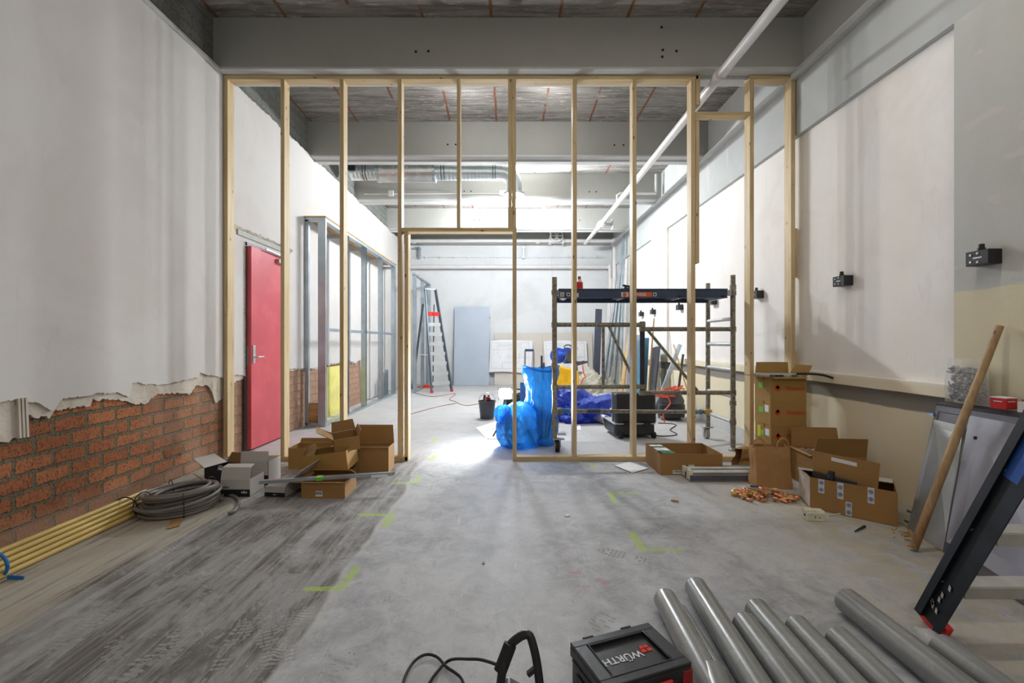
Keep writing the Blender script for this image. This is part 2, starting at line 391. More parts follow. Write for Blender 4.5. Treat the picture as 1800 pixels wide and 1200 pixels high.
ALU = simple('aluminium', C(192, 194, 194), .4, .5, .08, 10)
SCAF = simple('dirty_scaffold_tube', C(146, 142, 130), .5, .55, .2, 14, .3, 60, dirt=(C(70, 66, 58), 30, .7))
DUCT = simple('spiral_duct_steel', C(196, 204, 208), .3, .7, .06, 4)
NAVY = simple('navy_aluminium', C(58, 74, 102), .4, .2)
RAILB = simple('black_blue_rail', C(36, 42, 50), .38, .4, .2, 6)
RAILSHEEN = simple('blue_sheen_band', C(30, 84, 170), .35, .2)  # colour of the sheen on the dark ladder rail
ORANGE = simple('orange_label', C(224, 96, 58), .5)
RED = simple('red_plastic', C(206, 40, 40), .4)
DOORRED = simple('red_door_paint', C(210, 86, 96), .45, 0, .1, 1.5, dirt=(C(216, 110, 114), 3, .25))
BLACK = simple('black_plastic', C(30, 31, 34), .45, 0, .2, 12)
CASE = simple('black_case_plastic', C(42, 45, 50), .4, 0, .15, 20, .2, 90)
GREYP = simple('grey_pvc', C(130, 132, 130), .26, .1, .08, 5, dirt=(C(160, 158, 150), 9, .18))
DOORG = simple('grey_blue_door_paint', C(172, 182, 196), .5, 0, .03, 2)
YPIPE = simple('yellow_conduit', C(206, 178, 104), .35, 0, .05, 3)
CABLE = simple('grey_cable_sheath', C(122, 118, 115), .32, 0, .06, 8)
BLUETAPE = simple('blue_tape', C(40, 120, 196), .5)
WPIPE = simple('white_pipe_paint', C(214, 212, 210), .35, 0, .05, 6)
COPPER = simple('copper', C(222, 156, 118), .3, .8, .15, 30)
BRASS = simple('brass', C(212, 186, 120), .3, .8, .12, 30)
STEEL = simple('bright_steel', C(190, 192, 194), .3, .9)
DRYWALL = simple('drywall_face', C(206, 200, 192), .85, 0, .03, 2)
IVORY = simple('ivory_plastic', C(216, 212, 190), .45)
YELLOW = simple('yellow_machine_paint', C(240, 184, 28), .4)
YBOARD = simple('yellow_board', C(228, 218, 130), .8, 0, .1, 4)
BLUEP = simple('blue_reel_plastic', C(30, 72, 178), .4)
CASTER = simple('grey_rubber', C(150, 148, 142), .6)
RUBBER = simple('black_rubber', C(34, 32, 32), .7)
TEAL = simple('teal_board', C(74, 132, 156), .6)
GREYW = simple('grey_violet_board', C(146, 146, 158), .22, .1, .03, 2)
DARKB = simple('dark_brown_board', C(62, 50, 50), .3, .1, .1, 4)
SHEET = simple('zinc_sheet', C(158, 160, 156), .42, .7, .12, 3, .05, 6)
FRAMEG = simple('dark_grey_frame', C(88, 88, 94), .45, .4, .15, 8)
ORCABLE = simple('orange_cable', C(228, 96, 66), .5)
DIRT = simple('debris', C(126, 104, 86), .9, 0, .35, 40, .6, 30)
GREYL = simple('lamp_grey', C(170, 172, 172), .4)
WTUBE = simple('white_tube_glass', C(226, 228, 226), .2)
def film(name, col, transp=.35, rough=.25, bump=.5, tl=.5):
    m = NT(name); m.color(col); m.rough(rough)
    nz = m.noise(m.objc(), 9, 5, .6, 1.5); m.bump(nz, bump, .02)
    t = m.n('ShaderNodeBsdfTranslucent'); t.inputs[0].default_value = (*col, 1)
    tr = m.n('ShaderNodeBsdfTransparent'); tr.inputs[0].default_value = (*[min(1, c*1.3+.25) for c in col], 1)
    a = m.n('ShaderNodeMixShader'); a.inputs[0].default_value = tl; m.l(m.b.outputs[0], a.inputs[1]); m.l(t.outputs[0], a.inputs[2])
    b = m.n('ShaderNodeMixShader'); b.inputs[0].default_value = transp; m.l(a.outputs[0], b.inputs[1]); m.l(tr.outputs[0], b.inputs[2])
    out = m.t.nodes['Material Output']; m.l(b.outputs[0], out.inputs['Surface']); return m.mat
BAGBLUE = film('blue_bag_film', C(58, 146, 204), .34, .22, .9, .3)
TARP = film('blue_tarp_film', C(70, 100, 204), .12, .22, 1.0, .3)
CLEAR = film('clear_film', (.85, .86, .88), .72, .15, .6, .2)
MILKY = film('milky_film', C(226, 222, 208), .1, .3, .8, .4)
LAMP = simple('tube_glow', (1, 1, 1), .5, emit=((.93, .97, 1), 60))
FLOOD = simple('flood_glow', (1, 1, 1), .5, emit=((.95, .98, 1), 700))
HOLE = simple('hole_black', (.01, .01, .01), .9)

# ------------------------------------------------------------------ the setting
YB, ZC, XL, XR, YF = 12.2, 4.2, -2.775, 2.776, -3.2
XO = 3.0
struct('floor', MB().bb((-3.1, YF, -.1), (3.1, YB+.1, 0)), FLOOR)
struct('ceiling', MB().bb((-3.1, YF, ZC), (3.1, YB+.1, ZC+.1)), CEIL)
struct('wall_back', MB().bb((-3.1, YB, 0), (3.1, YB+.1, ZC)), BACKW)
struct('wall_front', MB().bb((-3.1, YF-.1, 0), (3.1, YF, ZC)), WALLW)
wl = struct('wall_left', MB().bb((-3.1, YF, 0), (XL, YB, 3.72)), BRICK)
struct('grey_block_course', MB().bb((-3.1, YF, 3.72), (XL, YB, ZC)), GBRICK, wl)
def resample(pts, step, amp, seed):
    out = []; y = pts[0][0]
    while y < pts[-1][0]:
        for (a, b) in zip(pts, pts[1:]):
            if a[0] <= y <= b[0]:
                t = (y-a[0])/max(1e-6, b[0]-a[0]); z = a[1]+(b[1]-a[1])*t; break
        z += amp*noise.fractal(Vector((y*9, seed, 0)), .7, 2.1, 4)+amp*.55*noise.noise(Vector((y*55, seed, 4)))+amp*.5*(noise.cell(Vector((y*22, seed, 0)))-.5)
        out.append((y, z)); y += step
    out.append(pts[-1]); return out
def coat(xf, xb, pts, ztop):
    mb = MB(); n = len(pts); vs = []; fs = []
    top = ztop if callable(ztop) else (lambda y: ztop)
    for y, z in pts: vs += [(xf, y, z), (xf, y, top(y)), (xb, y, z), (xb, y, top(y))]
    for i in range(n-1):
        a = 4*i; b = a+4; fs += [(a, b, b+1, a+1), (a, a+2, b+2, b), (a+1, b+1, b+3, a+3)]
    return mb.add(vs, fs)
base_px = [(2,776),(21,778),(30,769),(40,771),(49,746),(54,728),(93,733),(103,717),(121,720),(163,711),(168,700),(210,704),(231,706),(257,710),(280,692),(322,688),(338,690),(348,675),(373,680),(383,706),(394,698)]
fin_px = [(1,707),(30,700),(42,706),(70,707),(93,720),(112,699),(138,697),(168,692),(200,688),(229,697),(233,672),(278,676),(350,663),(352,655),(394,663)]
back_e = [(4.75, .78), (5.65, .79), (6.4, .76), (6.9, .78), (7.9, .80), (8.15, .74), (8.45, .80), (8.52, .4), (8.55, .0), (YB, .0)]
be = [(YF, .66)]+[WL(*p) for p in base_px]+[(4.6, .75)]+back_e
fe = [(YF, .82)]+[WL(*p) for p in fin_px]+[(4.6, .82)]+[(a, b+.02) for a, b in back_e]
topj = lambda y: 3.735+(.02*noise.fractal(Vector((y*7, 5, 0)), .7, 2.1, 4) if y > 4.6 else 0)
for nm, mat, xf, e, am, sd in (('base_coat', BASECOAT, -2.758, be, .016, 3.3), ('finish_coat', WALLW, -2.742, fe, .010, 8.1)):
    struct(nm, coat(xf, -2.777, resample(e, .007, am, sd), topj), mat, wl)
# a broken channel in the plaster and loose flakes
mb = MB(); y0, z0 = WL(33, 700); y1, z1 = WL(36, 770)
for k in range(3): mb.beam((-2.742+.004*k, y0+.016*k, z0), (-2.742+.004*k, y1+.016*k, z1), .012, .010)
struct('plaster_bead', mb, BASECOAT, wl)
struct('trim_1', MB().bb((-2.78, YF, 3.70), (-2.715, 4.28, 3.735)), BEAMLIGHT, None, bevel=.004)
# right wall: outer skin, piers, recess panels and ledges
wr = struct('wall_right', MB().bb((2.82, YF, 0), (3.1, YB, 3.13)), WALLR)
struct('near_pier', MB().bb((XR, YF, 0), (2.83, 2.833, 3.13)), PIER, wr)
struct('upper_wall_strip', MB().bb((XR, YF, 3.13), (3.1, YB, ZC)), STRIP, wr)
struct('far_pier', MB().bb((XR, 7.96, 0), (2.83, 8.85, 3.13)), WALLR, wr)
struct('ledge', MB().bb((XR, 2.833, .79), (2.83, 7.96, .88)), WALLR, wr, bevel=.006)
struct('trim_2', MB().bb((2.715, YF, 3.665), (2.78, YB, 3.725)), BEAMLIGHT, None, bevel=.004)
struct('baseboard_right', MB().bb((2.80, 4.6, 0), (2.822, 7.96, .11)), BEAMLIGHT, None)
def beam_holes(Y, pts):
    mb = MB()
    for px, py in pts:
        p = P(px, py, Y); mb.tube([(p.x, Y-.004, p.z), (p.x, Y+.01, p.z)], .012, 10)
    return mb
beams = [(4.283, [(731,91),(753,90),(1165,88),(1189,90),(1163,48),(1164,100)]), (6.31, [(787,254),(801,254),(1080,255),(1096,255)]), (8.25, [(816,336),(828,336),(1036,337),(1048,337)]), (10.42, [(833,387),(842,387),(1019,387)])]
for i, (Y, hp) in enumerate(beams):
    b = struct('ceiling_beam', MB().bb((-2.78, Y, 3.735), (2.78, Y+.27, ZC)), BEAM, bevel=.003)
    f = struct('bottom_flange', MB().bb((-2.78, Y, 3.715), (2.78, Y+.30, 3.735)), BEAMLIGHT, b)
    struct('bottom_lip', MB().bb((-2.78, Y+.13, 3.69), (2.78, Y+.145, 3.715)), BEAMLIGHT, b)
    struct('bolt_hole', beam_holes(Y, hp), HOLE, b)
struct('ceiling_beam', MB().bb((-2.78, 12.0, 3.72), (2.78, YB, ZC)), BEAM)
# red door in the left wall
d = struct('door_1', MB().bb((-2.745, 4.77, .018), (-2.690, 5.60, 2.152)), DOORRED, bevel=.003)
struct('door_frame', MB().bb((-2.76, 4.745, 0), (-2.735, 4.77, 2.19)).bb((-2.76, 5.60, 0), (-2.735, 5.625, 2.19)).bb((-2.76, 4.745, 2.155), (-2.735, 5.625, 2.19)), FRAMEG, d)
struct('lintel', MB().bb((-2.75, 4.60, 2.235), (-2.728, 5.70, 2.285)), simple('lintel_grey', C(160, 162, 156), .6), d)
mbx = MB()
for k in range(46):
    y = 4.56+1.2*k/45; zz = 2.30+.02*noise.noise(Vector((k*.7, 0, 3))); mbx.box((-2.742, y, zz), (.02, .03, .03+.02*random.random()), Matrix.Rotation(random.random()*2, 3, 'X'))
for k in range(50):
    z = .8+1.4*k/50; mbx.box((-2.744, 4.735, z), (.012, .016, .03), Matrix.Rotation(random.random()*2, 3, 'X'))
    mbx.box((-2.744, 5.635, z), (.012, .02, .03), Matrix.Rotation(random.random()*2, 3, 'X'))
struct('broken_plaster_edge', mbx, BASECOAT, d)
h = struct('handle_plate', MB().bb((-2.69, 4.79, .92), (-2.680, 4.835, 1.11)), ALU, d, bevel=.004)
struct('lever', MB().tube([(-2.68, 4.815, .985), (-2.645, 4.815, .985)], .009, 10).tube([(-2.645, 4.81, .985), (-2.64, 4.92, .985)], .009, 10), ALU, d, smooth=True)
struct('lock_plate', MB().bb((-2.742, 4.766, .90), (-2.722, 4.772, 1.10)), ZINC, d)
struct('door_closer', MB().bb((-2.69, 5.28, 2.06), (-2.65, 5.52, 2.11)).beam((-2.66, 5.0, 2.165), (-2.66, 5.5, 2.15), .012, .02), ALU, d, bevel=.003)

# dust prints of boot soles on the floor
FPM = film('dust_print', C(186, 186, 186), .45, .9, .0, .0)
rn = random.Random(21); mb = MB()
for k in range(46):
    x, y = rn.uniform(-1.95, -.75), rn.uniform(1.35, 3.9)
    if rn.random() < .25: x, y = rn.uniform(-.7, 1.4), rn.uniform(1.5, 2.6)
    if x > -.7 and rn.random() < .6: continue
    a = rn.choice((0, PI))+rn.gauss(0, .5); Rm = Matrix.Rotation(a, 3, 'Z'); style = rn.randrange(3); c = Vector((x, y, .0008))
    part = rn.random()
    for j in range(13):
        v = -.135+j*.0225
        if -.055 < v < -.015 and style != 2: continue
        if part < .35 and v < -.015: continue
        hw = (.046-.9*(v-.05)**2*4 if v > -.03 else .032)*max(.5, 1-((abs(v)-.09)*6 if abs(v) > .09 else 0))
        for sx in (-1, 0, 1):
            if rn.random() < .22: continue
            q = c+Rm @ Vector((sx*hw*.68, v, 0)); R2 = Rm @ Matrix.Rotation(sx*.5*(1 if style == 1 else -.4), 3, 'Z'); hx, hy = hw*.28, (.0065 if style else .004)
            mb.add([q+R2 @ Vector(p) for p in ((-hx, -hy, 0), (hx, -hy, 0), (hx, hy, 0), (-hx, hy, 0))], [(0, 1, 2, 3)])
o = obj('dust_footprints', mb, FPM); tag(o, 'pale dusty boot prints across the dark left half of the floor', 'dust', None, 'stuff')

# ------------------------------------------------------------------ timber stud partition
YP0, YP1 = 4.38, 4.487
pf = thing('timber_stud_frame', 'bare pine stud partition with a doorway opening crossing the whole room', 'stud frame', (0, 4.43, 0))
def xa(px): return (px-VX)/FP*YP0
def zp(py): return CH-(py-VY)/FP*YP0
def stud(x0, x1, z0, z1, name='stud', y0=YP0, y1=YP1):
    return obj(name, MB().bb((x0, y0, z0), (x1, y1, z1)), WOODZ, pf, world=True, bevel=.0025)
ZT = zp(132); ZT2 = ZT-.038
def plate(a, b, z0, z1, name): return obj(name, MB().bb((xa(a), YP0, z0), (xa(b), YP1, z1)), WOODX, pf, world=True, bevel=.0025)
plate(393, 1228, ZT2, ZT, 'top_plate'); plate(1318, 1398, ZT2, ZT, 'top_plate')
plate(400, 716.5, 0, .042, 'bottom_plate'); plate(901, 1390, 0, .042, 'bottom_plate')
ZH = zp(400)
for a, b in ((393,400),(493,499.7),(597,604),(699,705.8),(901.2,908),(1007,1014),(1112,1119),(1215,1222.5),(1318.3,1325.5),(1390.5,1398)):
    stud(xa(a), xa(b), .042, (ZH-.038 if a == 901.2 else ZT2))
stud(xa(803), xa(809), ZH, ZT2); stud(xa(893.2), xa(899.8), ZH, ZT2); stud(xa(900), xa(907), ZH, ZT2)
stud(xa(711), xa(717.5), 0, ZH-.038, 'trimmer_stud')
plate(706, 908, ZH-.038, ZH, 'door_header')
stud(xa(1223), xa(1231), zp(184), ZT-.002, 'packer'); stud(xa(1223), xa(1229.5), zp(462), zp(212), 'packer')
plate(1223, 1318, zp(196)-.034, zp(196), 'crosspiece')
stud(xa(1398.6), xa(1405), zp(487), zp(400), 'packer', 4.40, 4.46); stud(xa(1399), xa(1404), zp(660), zp(617), 'packer', 4.39, 4.46)
for a in (396.5, 496, 600, 702, 806, 903.5, 1010.5, 1115.5, 1219, 1322, 1394):
    for z in (.3+random.random()*.2, 1.2+random.random(), 2.4+random.random()*.8, 3.3):
        if a == 806 and z < ZH+.1: continue
        u = xa(a)+random.uniform(-.01, .01); obj('screw_head', MB().tube([(u, YP0-.001, z), (u, YP0+.003, z)], .0045, 8), DIRT, pf, world=True)

# ------------------------------------------------------------------ overhead services
t = thing('ceiling_pipe', 'long white painted pipe running from the front ceiling to the back wall', 'pipe', (1.95, 6, 3.6))
obj('pipe_run', MB().tube([(1.97, -1, 3.6), (1.955, 4.3, 3.6), (1.945, 9.3, 3.6), (1.93, 11.35, 3.6)], .045, 20), WPIPE, t, world=True, smooth=True)
mb = MB()
for y in (4.2, 9.35, 9.75): mb.tube([(1.955, y-.03, 3.6), (1.955, y+.03, 3.6)], .058, 20)
obj('collar', mb, WPIPE, t, world=True, smooth=True)
obj('valve', MB().tube([(1.94, 9.55, 3.6), (2.16, 9.55, 3.6)], .03, 12).tube([(1.94, 9.45, 3.6), (1.94, 9.65, 3.6)], .075, 16), WPIPE, t, world=True, smooth=True)
def wheel(c, r, axis, rr=.012):
    mb = MB(); c = Vector(c); u, v = [q for q in (Vector((1, 0, 0)), Vector((0, 1, 0)), Vector((0, 0, 1))) if abs(q.dot(axis)) < .5]
    ring = [c+(u*math.cos(a)+v*math.sin(a))*r for a in [2*PI*k/24 for k in range(25)]]; mb.tube(ring, rr, 8, False)
    for k in range(3):
        a = PI*k/3; q = (u*math.cos(a)+v*math.sin(a))*r; mb.tube([c-q, c+q], rr*.8, 8)
    return mb
obj('hand_wheel', wheel((2.18, 9.55, 3.6), .10, Vector((1, 0, 0))), WPIPE, t, world=True, smooth=True)
t = thing('wall_pipe', 'white pipe with a wheel valve high on the back wall', 'pipe', (0, 11.9, 3.5))
zz = CH+177/800*11.9
obj('pipe_run', MB().tube(smooth_path([(-2.7, 11.9, zz), (2.65, 11.9, zz), (2.78-.02, 11.85, zz-.06), (2.76, 11.8, zz-.22), (2.76, 11.8, .9)], 5), .055, 16), WPIPE, t, world=True, smooth=True)
vx = (978-VX)/800*11.8
obj('valve_body', MB().tube([(vx-.2, 11.9, zz), (vx-.16, 11.9, zz)], .11, 18).tube([(vx+.16, 11.9, zz), (vx+.2, 11.9, zz)], .11, 18).tube([(vx-.16, 11.9, zz), (vx+.16, 11.9, zz)], .075, 16).tube([(vx, 11.9, zz), (vx, 11.7, zz+.08)], .03, 10), WPIPE, t, world=True, smooth=True)
obj('hand_wheel', wheel((vx, 11.68, zz+.08), .15, Vector((0, 1, 0)), .014), WPIPE, t, world=True, smooth=True)
mb = MB()
for px in (727, 945, 1030): q = P(px, 423, 11.9); mb.bb((q.x-.02, 11.88, q.z), (q.x+.02, 11.92, 3.72)); mb.bb((q.x-.05, 11.86, q.z-.07), (q.x+.05, 12.0, q.z-.05))
obj('bracket', mb, WPIPE, t, world=True)
t = thing('wall_pipe', 'lower white pipe along the back wall, below the valve pipe', 'pipe', (0, 12.05, 3.1))
z2 = CH+131/800*12.05
obj('pipe_run', MB().tube(smooth_path([(-2.7, 12.05, z2), (2.55, 12.05, z2), (2.68, 12.03, z2-.05), (2.70, 12.0, z2-.2), (2.70, 12.0, .5)], 5), .055, 16), WPIPE, t, world=True, smooth=True)
z3 = CH+148/800*12.18
mb = MB().tube([(-2.7, 12.17, z3), (2.6, 12.17, z3-.01)], .008, 6)
for k in range(14): mb.bb((-2.6+k*.38, 12.14, z3-.03), (-2.57+k*.38, 12.2, z3+.03))
tag(obj('wall_cable', mb, WPIPE), 'thin clipped cable along the back wall between the two white pipes', 'cable')
for px in (738, 920):
    q = P(px, 445, 12.15); tag(obj('pipe_bracket', MB().bb((q.x-.02, 12.05, q.z-.15), (q.x+.02, 12.2, q.z+.15)).bb((q.x-.12 if px < 800 else q.x-.03, 12.0, q.z+.1), (q.x+.03, 12.2, q.z+.14)), ZINC), 'small steel bracket on the back wall %s' % ('above the tall step ladder' if px < 800 else 'right of the door header'), 'bracket')
# small L pipe on third beam
t = tag(obj('small_pipe', MB().tube([P(1153, 306, 8.1), P(1153, 337, 8.1), P(1153, 340, 8.1), P(1090, 340, 8.1), P(1085, 343, 8.1), P(1085, 360, 8.1)], .022, 10), WPIPE, smooth=True), 'thin bent white pipe in front of the third ceiling beam, right', 'pipe')
tag(obj('beam_cable', MB().tube([P(640, 341, 8.2), P(880, 340, 8.2)], .008, 6).bb(P(684, 336, 8.22), P(691, 343, 8.16)).bb(P(878, 337, 8.22), P(890, 343, 8.14)), WPIPE), 'white cable and junction boxes across the third ceiling beam, left', 'cable')
# ventilation duct
du = thing('ventilation_duct', 'galvanised ventilation duct with silencer and elbow under the ceiling', 'duct', (-1, 7.4, 3.9))
dz = CH+297/800*7.4; r0 = .125
mb = MB(); pts = []; rs = []
x = (618-VX)/800*7.4
while x < -.12: pts += [(x, 7.4, dz), (x+.04, 7.4, dz), (x+.05, 7.4, dz)]; rs += [r0, r0, r0+.003]; x += .06
for k in range(9):
    a = PI/2*k/8; pts.append((-.10+.20*math.sin(a), 7.4, dz-.20*(1-math.cos(a)))); rs.append(r0)
pts.append((.10, 7.4, dz-.36)); rs.append(r0)
obj('spiral_pipe', MB().tube(pts, rs, 28), DUCT, du, world=True, smooth=True)
obj('end_flange', MB().tube([(.10, 7.4, dz-.37), (.10, 7.4, dz-.34)], .17, 24), DUCT, du, world=True, smooth=True)
xs0, xs1 = (667-VX)/800*7.4, (763-VX)/800*7.4
obj('silencer', MB().tube([(xs0, 7.4, dz), (xs1, 7.4, dz)], .155, 32), simple('silencer_steel', C(206, 206, 206), .25, .8), du, world=True, smooth=True)
_ = [obj('end_ring', MB().tube([(X-.025, 7.4, dz), (X+.025, 7.4, dz)], .162, 28), ZINC, du, world=True) for X in (xs0-.005, xs1+.005)]
mb = MB()
for px in (640, 645, 776, 781, 866, 870): X = (px-VX)/800*7.4; mb.tube([(X, 7.4, dz), (X+.012, 7.4, dz)], .131, 24)
obj('clamp_ring', mb, FRAMEG, du, world=True)
for px in (655, 850): X = (px-VX)/800*7.4; obj('hanger', MB().bb((X-.004, 7.36, dz+.12), (X+.004, 7.44, ZC)), ZINC, du, world=True)
obj('damper', MB().tube([(xs0-.45, 7.4, dz), (xs0-.38, 7.4, dz)], .11, 20).bb((xs0-.46, 7.24, dz-.02), (xs0-.36, 7.30, dz+.09)), BLACK, du, world=True)
# tube lamp
tl = thing('tube_light', 'lit fluorescent tube lamp under the third ceiling beam', 'light', (.03, 8.1, 3.55))
obj('housing', MB().bb((-.6, 8.06, 3.60), (.66, 8.15, 3.66)), WPIPE, tl, world=True, bevel=.006)
obj('tube', MB().tube([(-.55, 8.1, 3.565), (.61, 8.1, 3.565)], .022, 14), LAMP, tl, world=True, smooth=True)
obj('end_cap', MB().bb((-.6, 8.07, 3.53), (-.555, 8.13, 3.6)).bb((.615, 8.07, 3.53), (.66, 8.13, 3.6)), WPIPE, tl, world=True)
tag(obj('hanging_cord', MB().tube(smooth_path([(.62, 8.1, 3.6), (.72, 8.1, 3.4), (.76, 8.15, 3.0), (.80, 8.2, 2.2), (.82, 8.2, 1.2), (.84, 8.2, .004)]), .0022, 6), simple('cord_grey', C(150, 152, 154), .6)), 'thin white cord hanging down from the lit tube lamp', 'cord')

# ------------------------------------------------------------------ metal stud frames on the left of the back room
mf = thing('metal_stud_frame', 'galvanised metal stud frame boxed out from the left wall past the red door', 'stud frame', (-2.47, 8, 0))
def cprof(x0, y0, x1, y1, z0, z1, t=.003, open_dir='x'):
    mb = MB()
    if open_dir == 'x': mb.bb((x0, y0, z0), (x1, y0+t, z1)).bb((x0, y1-t, z0), (x1, y1, z1)).bb((x0, y0, z0), (x0+t, y1, z1))
    else: mb.bb((x0, y0, z0), (x0+t, y1, z1)).bb((x1-t, y0, z0), (x1, y1, z1)).bb((x0, y1-t, z0), (x1, y1, z1))
    return mb
FY0, FY1, FX, FZ = 6.13, 10.0, -2.46, 2.82
for Y in (6.13, 7.0, 7.88, 8.9, 9.9): obj('stud', cprof(FX-.085, Y, FX, Y+.05, .03, FZ-.03), ZINC, mf, world=True)
obj('stud', MB().bb((-2.74, FY0, .03), (-2.69, FY0+.05, FZ-.03)), ZINC, mf, world=True)
obj('corner_stud', MB().bb((FX-.10, FY0-.003, 0), (FX+.002, FY0+.03, FZ)), ZINC, mf, world=True)
obj('floor_track', MB().bb((FX-.09, FY0, 0), (FX, FY1, .03)).bb((-2.74, FY0, 0), (FX, FY0+.05, .05)), ZINC, mf, world=True)
obj('top_track', MB().bb((FX-.09, FY0, FZ-.04), (FX, FY1, FZ)).bb((-2.74, FY0, FZ-.05), (FX, FY0+.05, FZ)), ZINC, mf, world=True)
for a, b in ((6.18, 7.0), (7.05, 7.88), (7.93, 8.9), (8.95, 9.9)):
    obj('cross_rail', MB().bb((FX-.05, a, 1.29), (FX-.04, b, 1.335)), ZINC, mf, world=True)
for Y in (6.9, 7.85, 8.85, 9.85): obj('wall_tie', MB().bb((-2.74, Y-.05, 2.70), (FX-.05, Y-.045, 2.76)), ZINC, mf, world=True)
obj('top_board', MB().bb((-2.74, FY0-.01, FZ), (FX+.01, FY1, FZ+.02)), OSB, mf, world=True)
plabel(obj('base_panel', MB().bb((-2.69, FY0+.03, .05), (FX-.1, FY0+.045, .32)), OSB, mf, world=True), 'strand board panel')
tag(obj('yellow_board', MB().slab((-2.735, 6.75, .0), (-2.70, 7.62, .0), (-2.735, 7.62, .76), (-2.735, 6.75, .76), .012), YBOARD), 'pale yellow board against the left wall inside the metal stud frame', 'board')
m2 = thing('metal_stud_frame', 'shorter metal stud frame beyond the doorway, behind the tall step ladder', 'stud frame', (-2.07, 11, 0))
for Y in (10.25, 11.2, 12.1): obj('stud', cprof(-2.15, Y, -2.07, Y+.05, .03, 2.65), ZINC, m2, world=True)
obj('floor_track', MB().bb((-2.15, 10.2, 0), (-2.07, 12.15, .03)), ZINC, m2, world=True)
obj('top_track', MB().bb((-2.15, 10.2, 2.65), (-2.07, 12.15, 2.69)), ZINC, m2, world=True)
for i, (y, x) in enumerate(((9.3, -2.6), (9.45, -2.62), (9.6, -2.6))):
    tag(obj('channel_offcut', cprof(x, y, x+.06, y+.05, 0.001, .45+.05*i), ZINC), 'short steel channel offcut standing inside the metal stud frame', 'channel', 'channel offcuts in the stud frame')

# ------------------------------------------------------------------ things at the back
dr = thing('loose_door', 'pale grey door leaf leaning against the back wall', 'door', (-.96, 11.95, 0))
xa0, xa1 = -1.42, -.50
obj('leaf', MB().slab((xa0, 11.93, 0), (xa1, 11.93, 0), (xa1, 12.14, 2.07), (xa0, 12.14, 2.07), -.04), DOORG, dr, world=True, bevel=.003)
obj('lock_plate', MB().box((xa0+.05, 12.0, 1.02), (.035, .02, .22)), ALU, dr, world=True)
obj('hinge', MB().box((xa1+.015, 12.13, 1.85), (.03, .03, .09)).box((xa1+.015, 11.97, .22), (.03, .03, .09)), ALU, dr, world=True)
tag(obj('drywall_sheet', MB().slab((-.36, 12.07, 0), (.92, 12.07, 0), (.92, 12.17, 1.38), (-.36, 12.17, 1.38), -.012), DRYWALL), 'beige drywall sheet leaning on the back wall beside the grey door', 'drywall')
tag(obj('drywall_sheet', MB().slab((.925, 12.07, 0), (2.25, 12.07, 0), (2.25, 12.17, 1.385), (.925, 12.17, 1.385), -.012), DRYWALL), 'beige drywall sheet leaning on the back wall behind the right floor plan', 'drywall')
def plan(px0, py0, px1, py1, seed, label):
    Yp = 12.02; rnd = random.Random(seed)
    a = P(px0, py1, Yp); b = P(px1, py0, Yp); zt = b.z
    rt = thing('floor_plan', label, 'drawing', ((a.x+b.x)/2, Yp, a.z))
    mb = MB(); N = 16; vs = []; fs = []
    for j in range(N+1):
        for i in range(N+1):
            u, v = i/N, j/N
            vs.append((a.x+(b.x-a.x)*u+.04*(v-.5)*(1 if seed == 1 else -1), Yp-.02*math.sin(u*7+seed)*v-.02+.03*v, a.z+(zt-a.z)*v+.03*u*v+.02*math.sin(u*5)))
    for j in range(N):
        for i in range(N): k = j*(N+1)+i; fs.append((k, k+1, k+N+2, k+N+1))
    o = obj('sheet', mb.add(vs, fs), WHITEP, rt, world=True, smooth=True)
    ml = MB(); W = b.x-a.x; H = zt-a.z
    def ln(u0, v0, u1, v1, w=.004): ml.beam((a.x+W*u0, Yp-.048, a.z+H*v0+.02), (a.x+W*u1, Yp-.048, a.z+H*v1+.02), w, .002, (0, 1, 0))
    for q in ((.04, .1, .04, .92), (.04, .92, .93, .92), (.93, .92, .93, .1), (.04, .1, .93, .1), (.04, .7, .6, .7), (.6, .7, .6, .92), (.2, .7, .2, .92), (.4, .74, .8, .74), (.7, .3, .7, .6), (.3, .3, .7, .3), (.3, .1, .3, .3), (.5, .45, .93, .45)): ln(*q)
    for k in range(34):
        u = rnd.uniform(.06, .85); v = rnd.uniform(.12, .88)
        if rnd.random() < .6: ln(u, v, min(.93, u+rnd.uniform(.02, .12)), v, .003)
        else: ln(u, v, u, min(.9, v+rnd.uniform(.03, .12)), .003)
    for k in range(22): ln(.22+k*.025, .8, .22+k*.025+.015, .9, .003)
    obj('printed_lines', ml, INK, rt, world=True)
plan(861, 599, 935, 654, 1, 'white floor plan pinned next to the grey door, left of the two plans')
plan(957, 600, 1032, 652, 2, 'white floor plan pinned behind the blue cable reel, right of the two plans')

# tall step ladder
sl = thing('step_ladder', 'tall aluminium step ladder with a red platform, open in the back room', 'ladder', (-1.7, 10.6, 0))
e = Vector((.83, .56, 0)); fc = Vector((-1.50, 10.33, 0)); rc = Vector((-2.09, 11.15, 0)); tc_ = Vector((-1.83, 10.72, 2.38))
LADR = simple('ladder_rail', C(92, 104, 116), .4, .6)
for s in (-1, 1):
    obj('front_rail', MB().beam(fc+e*s*.25, tc_+e*s*.13, .03, .07), LADR, sl, world=True, bevel=.004)
    obj('rear_leg', MB().beam(rc+e*s*.27, tc_+Vector((-.05, .05, -.35))+e*s*.14, .025, .05), LADR, sl, world=True)
    obj('foot', MB().box(fc+e*s*.25+Vector((0, 0, .025)), (.06, .09, .05)), RED, sl, world=True)
for k in range(7):
    z = .2+.224*k; f = z/2.38; c = fc.lerp(tc_, f); c.z = z; hw = .25-.12*f-.02
    obj('step', MB().beam(c-e*hw, c+e*hw, .025, .08), ALU, sl, world=True)
c = fc.lerp(tc_, 1.79/2.38)
obj('platform', MB().box(c, (.05, .05, .05)).beam(c-e*.17, c+e*.17, .022, .10, (0, 0, 1)), RED, sl, world=True)
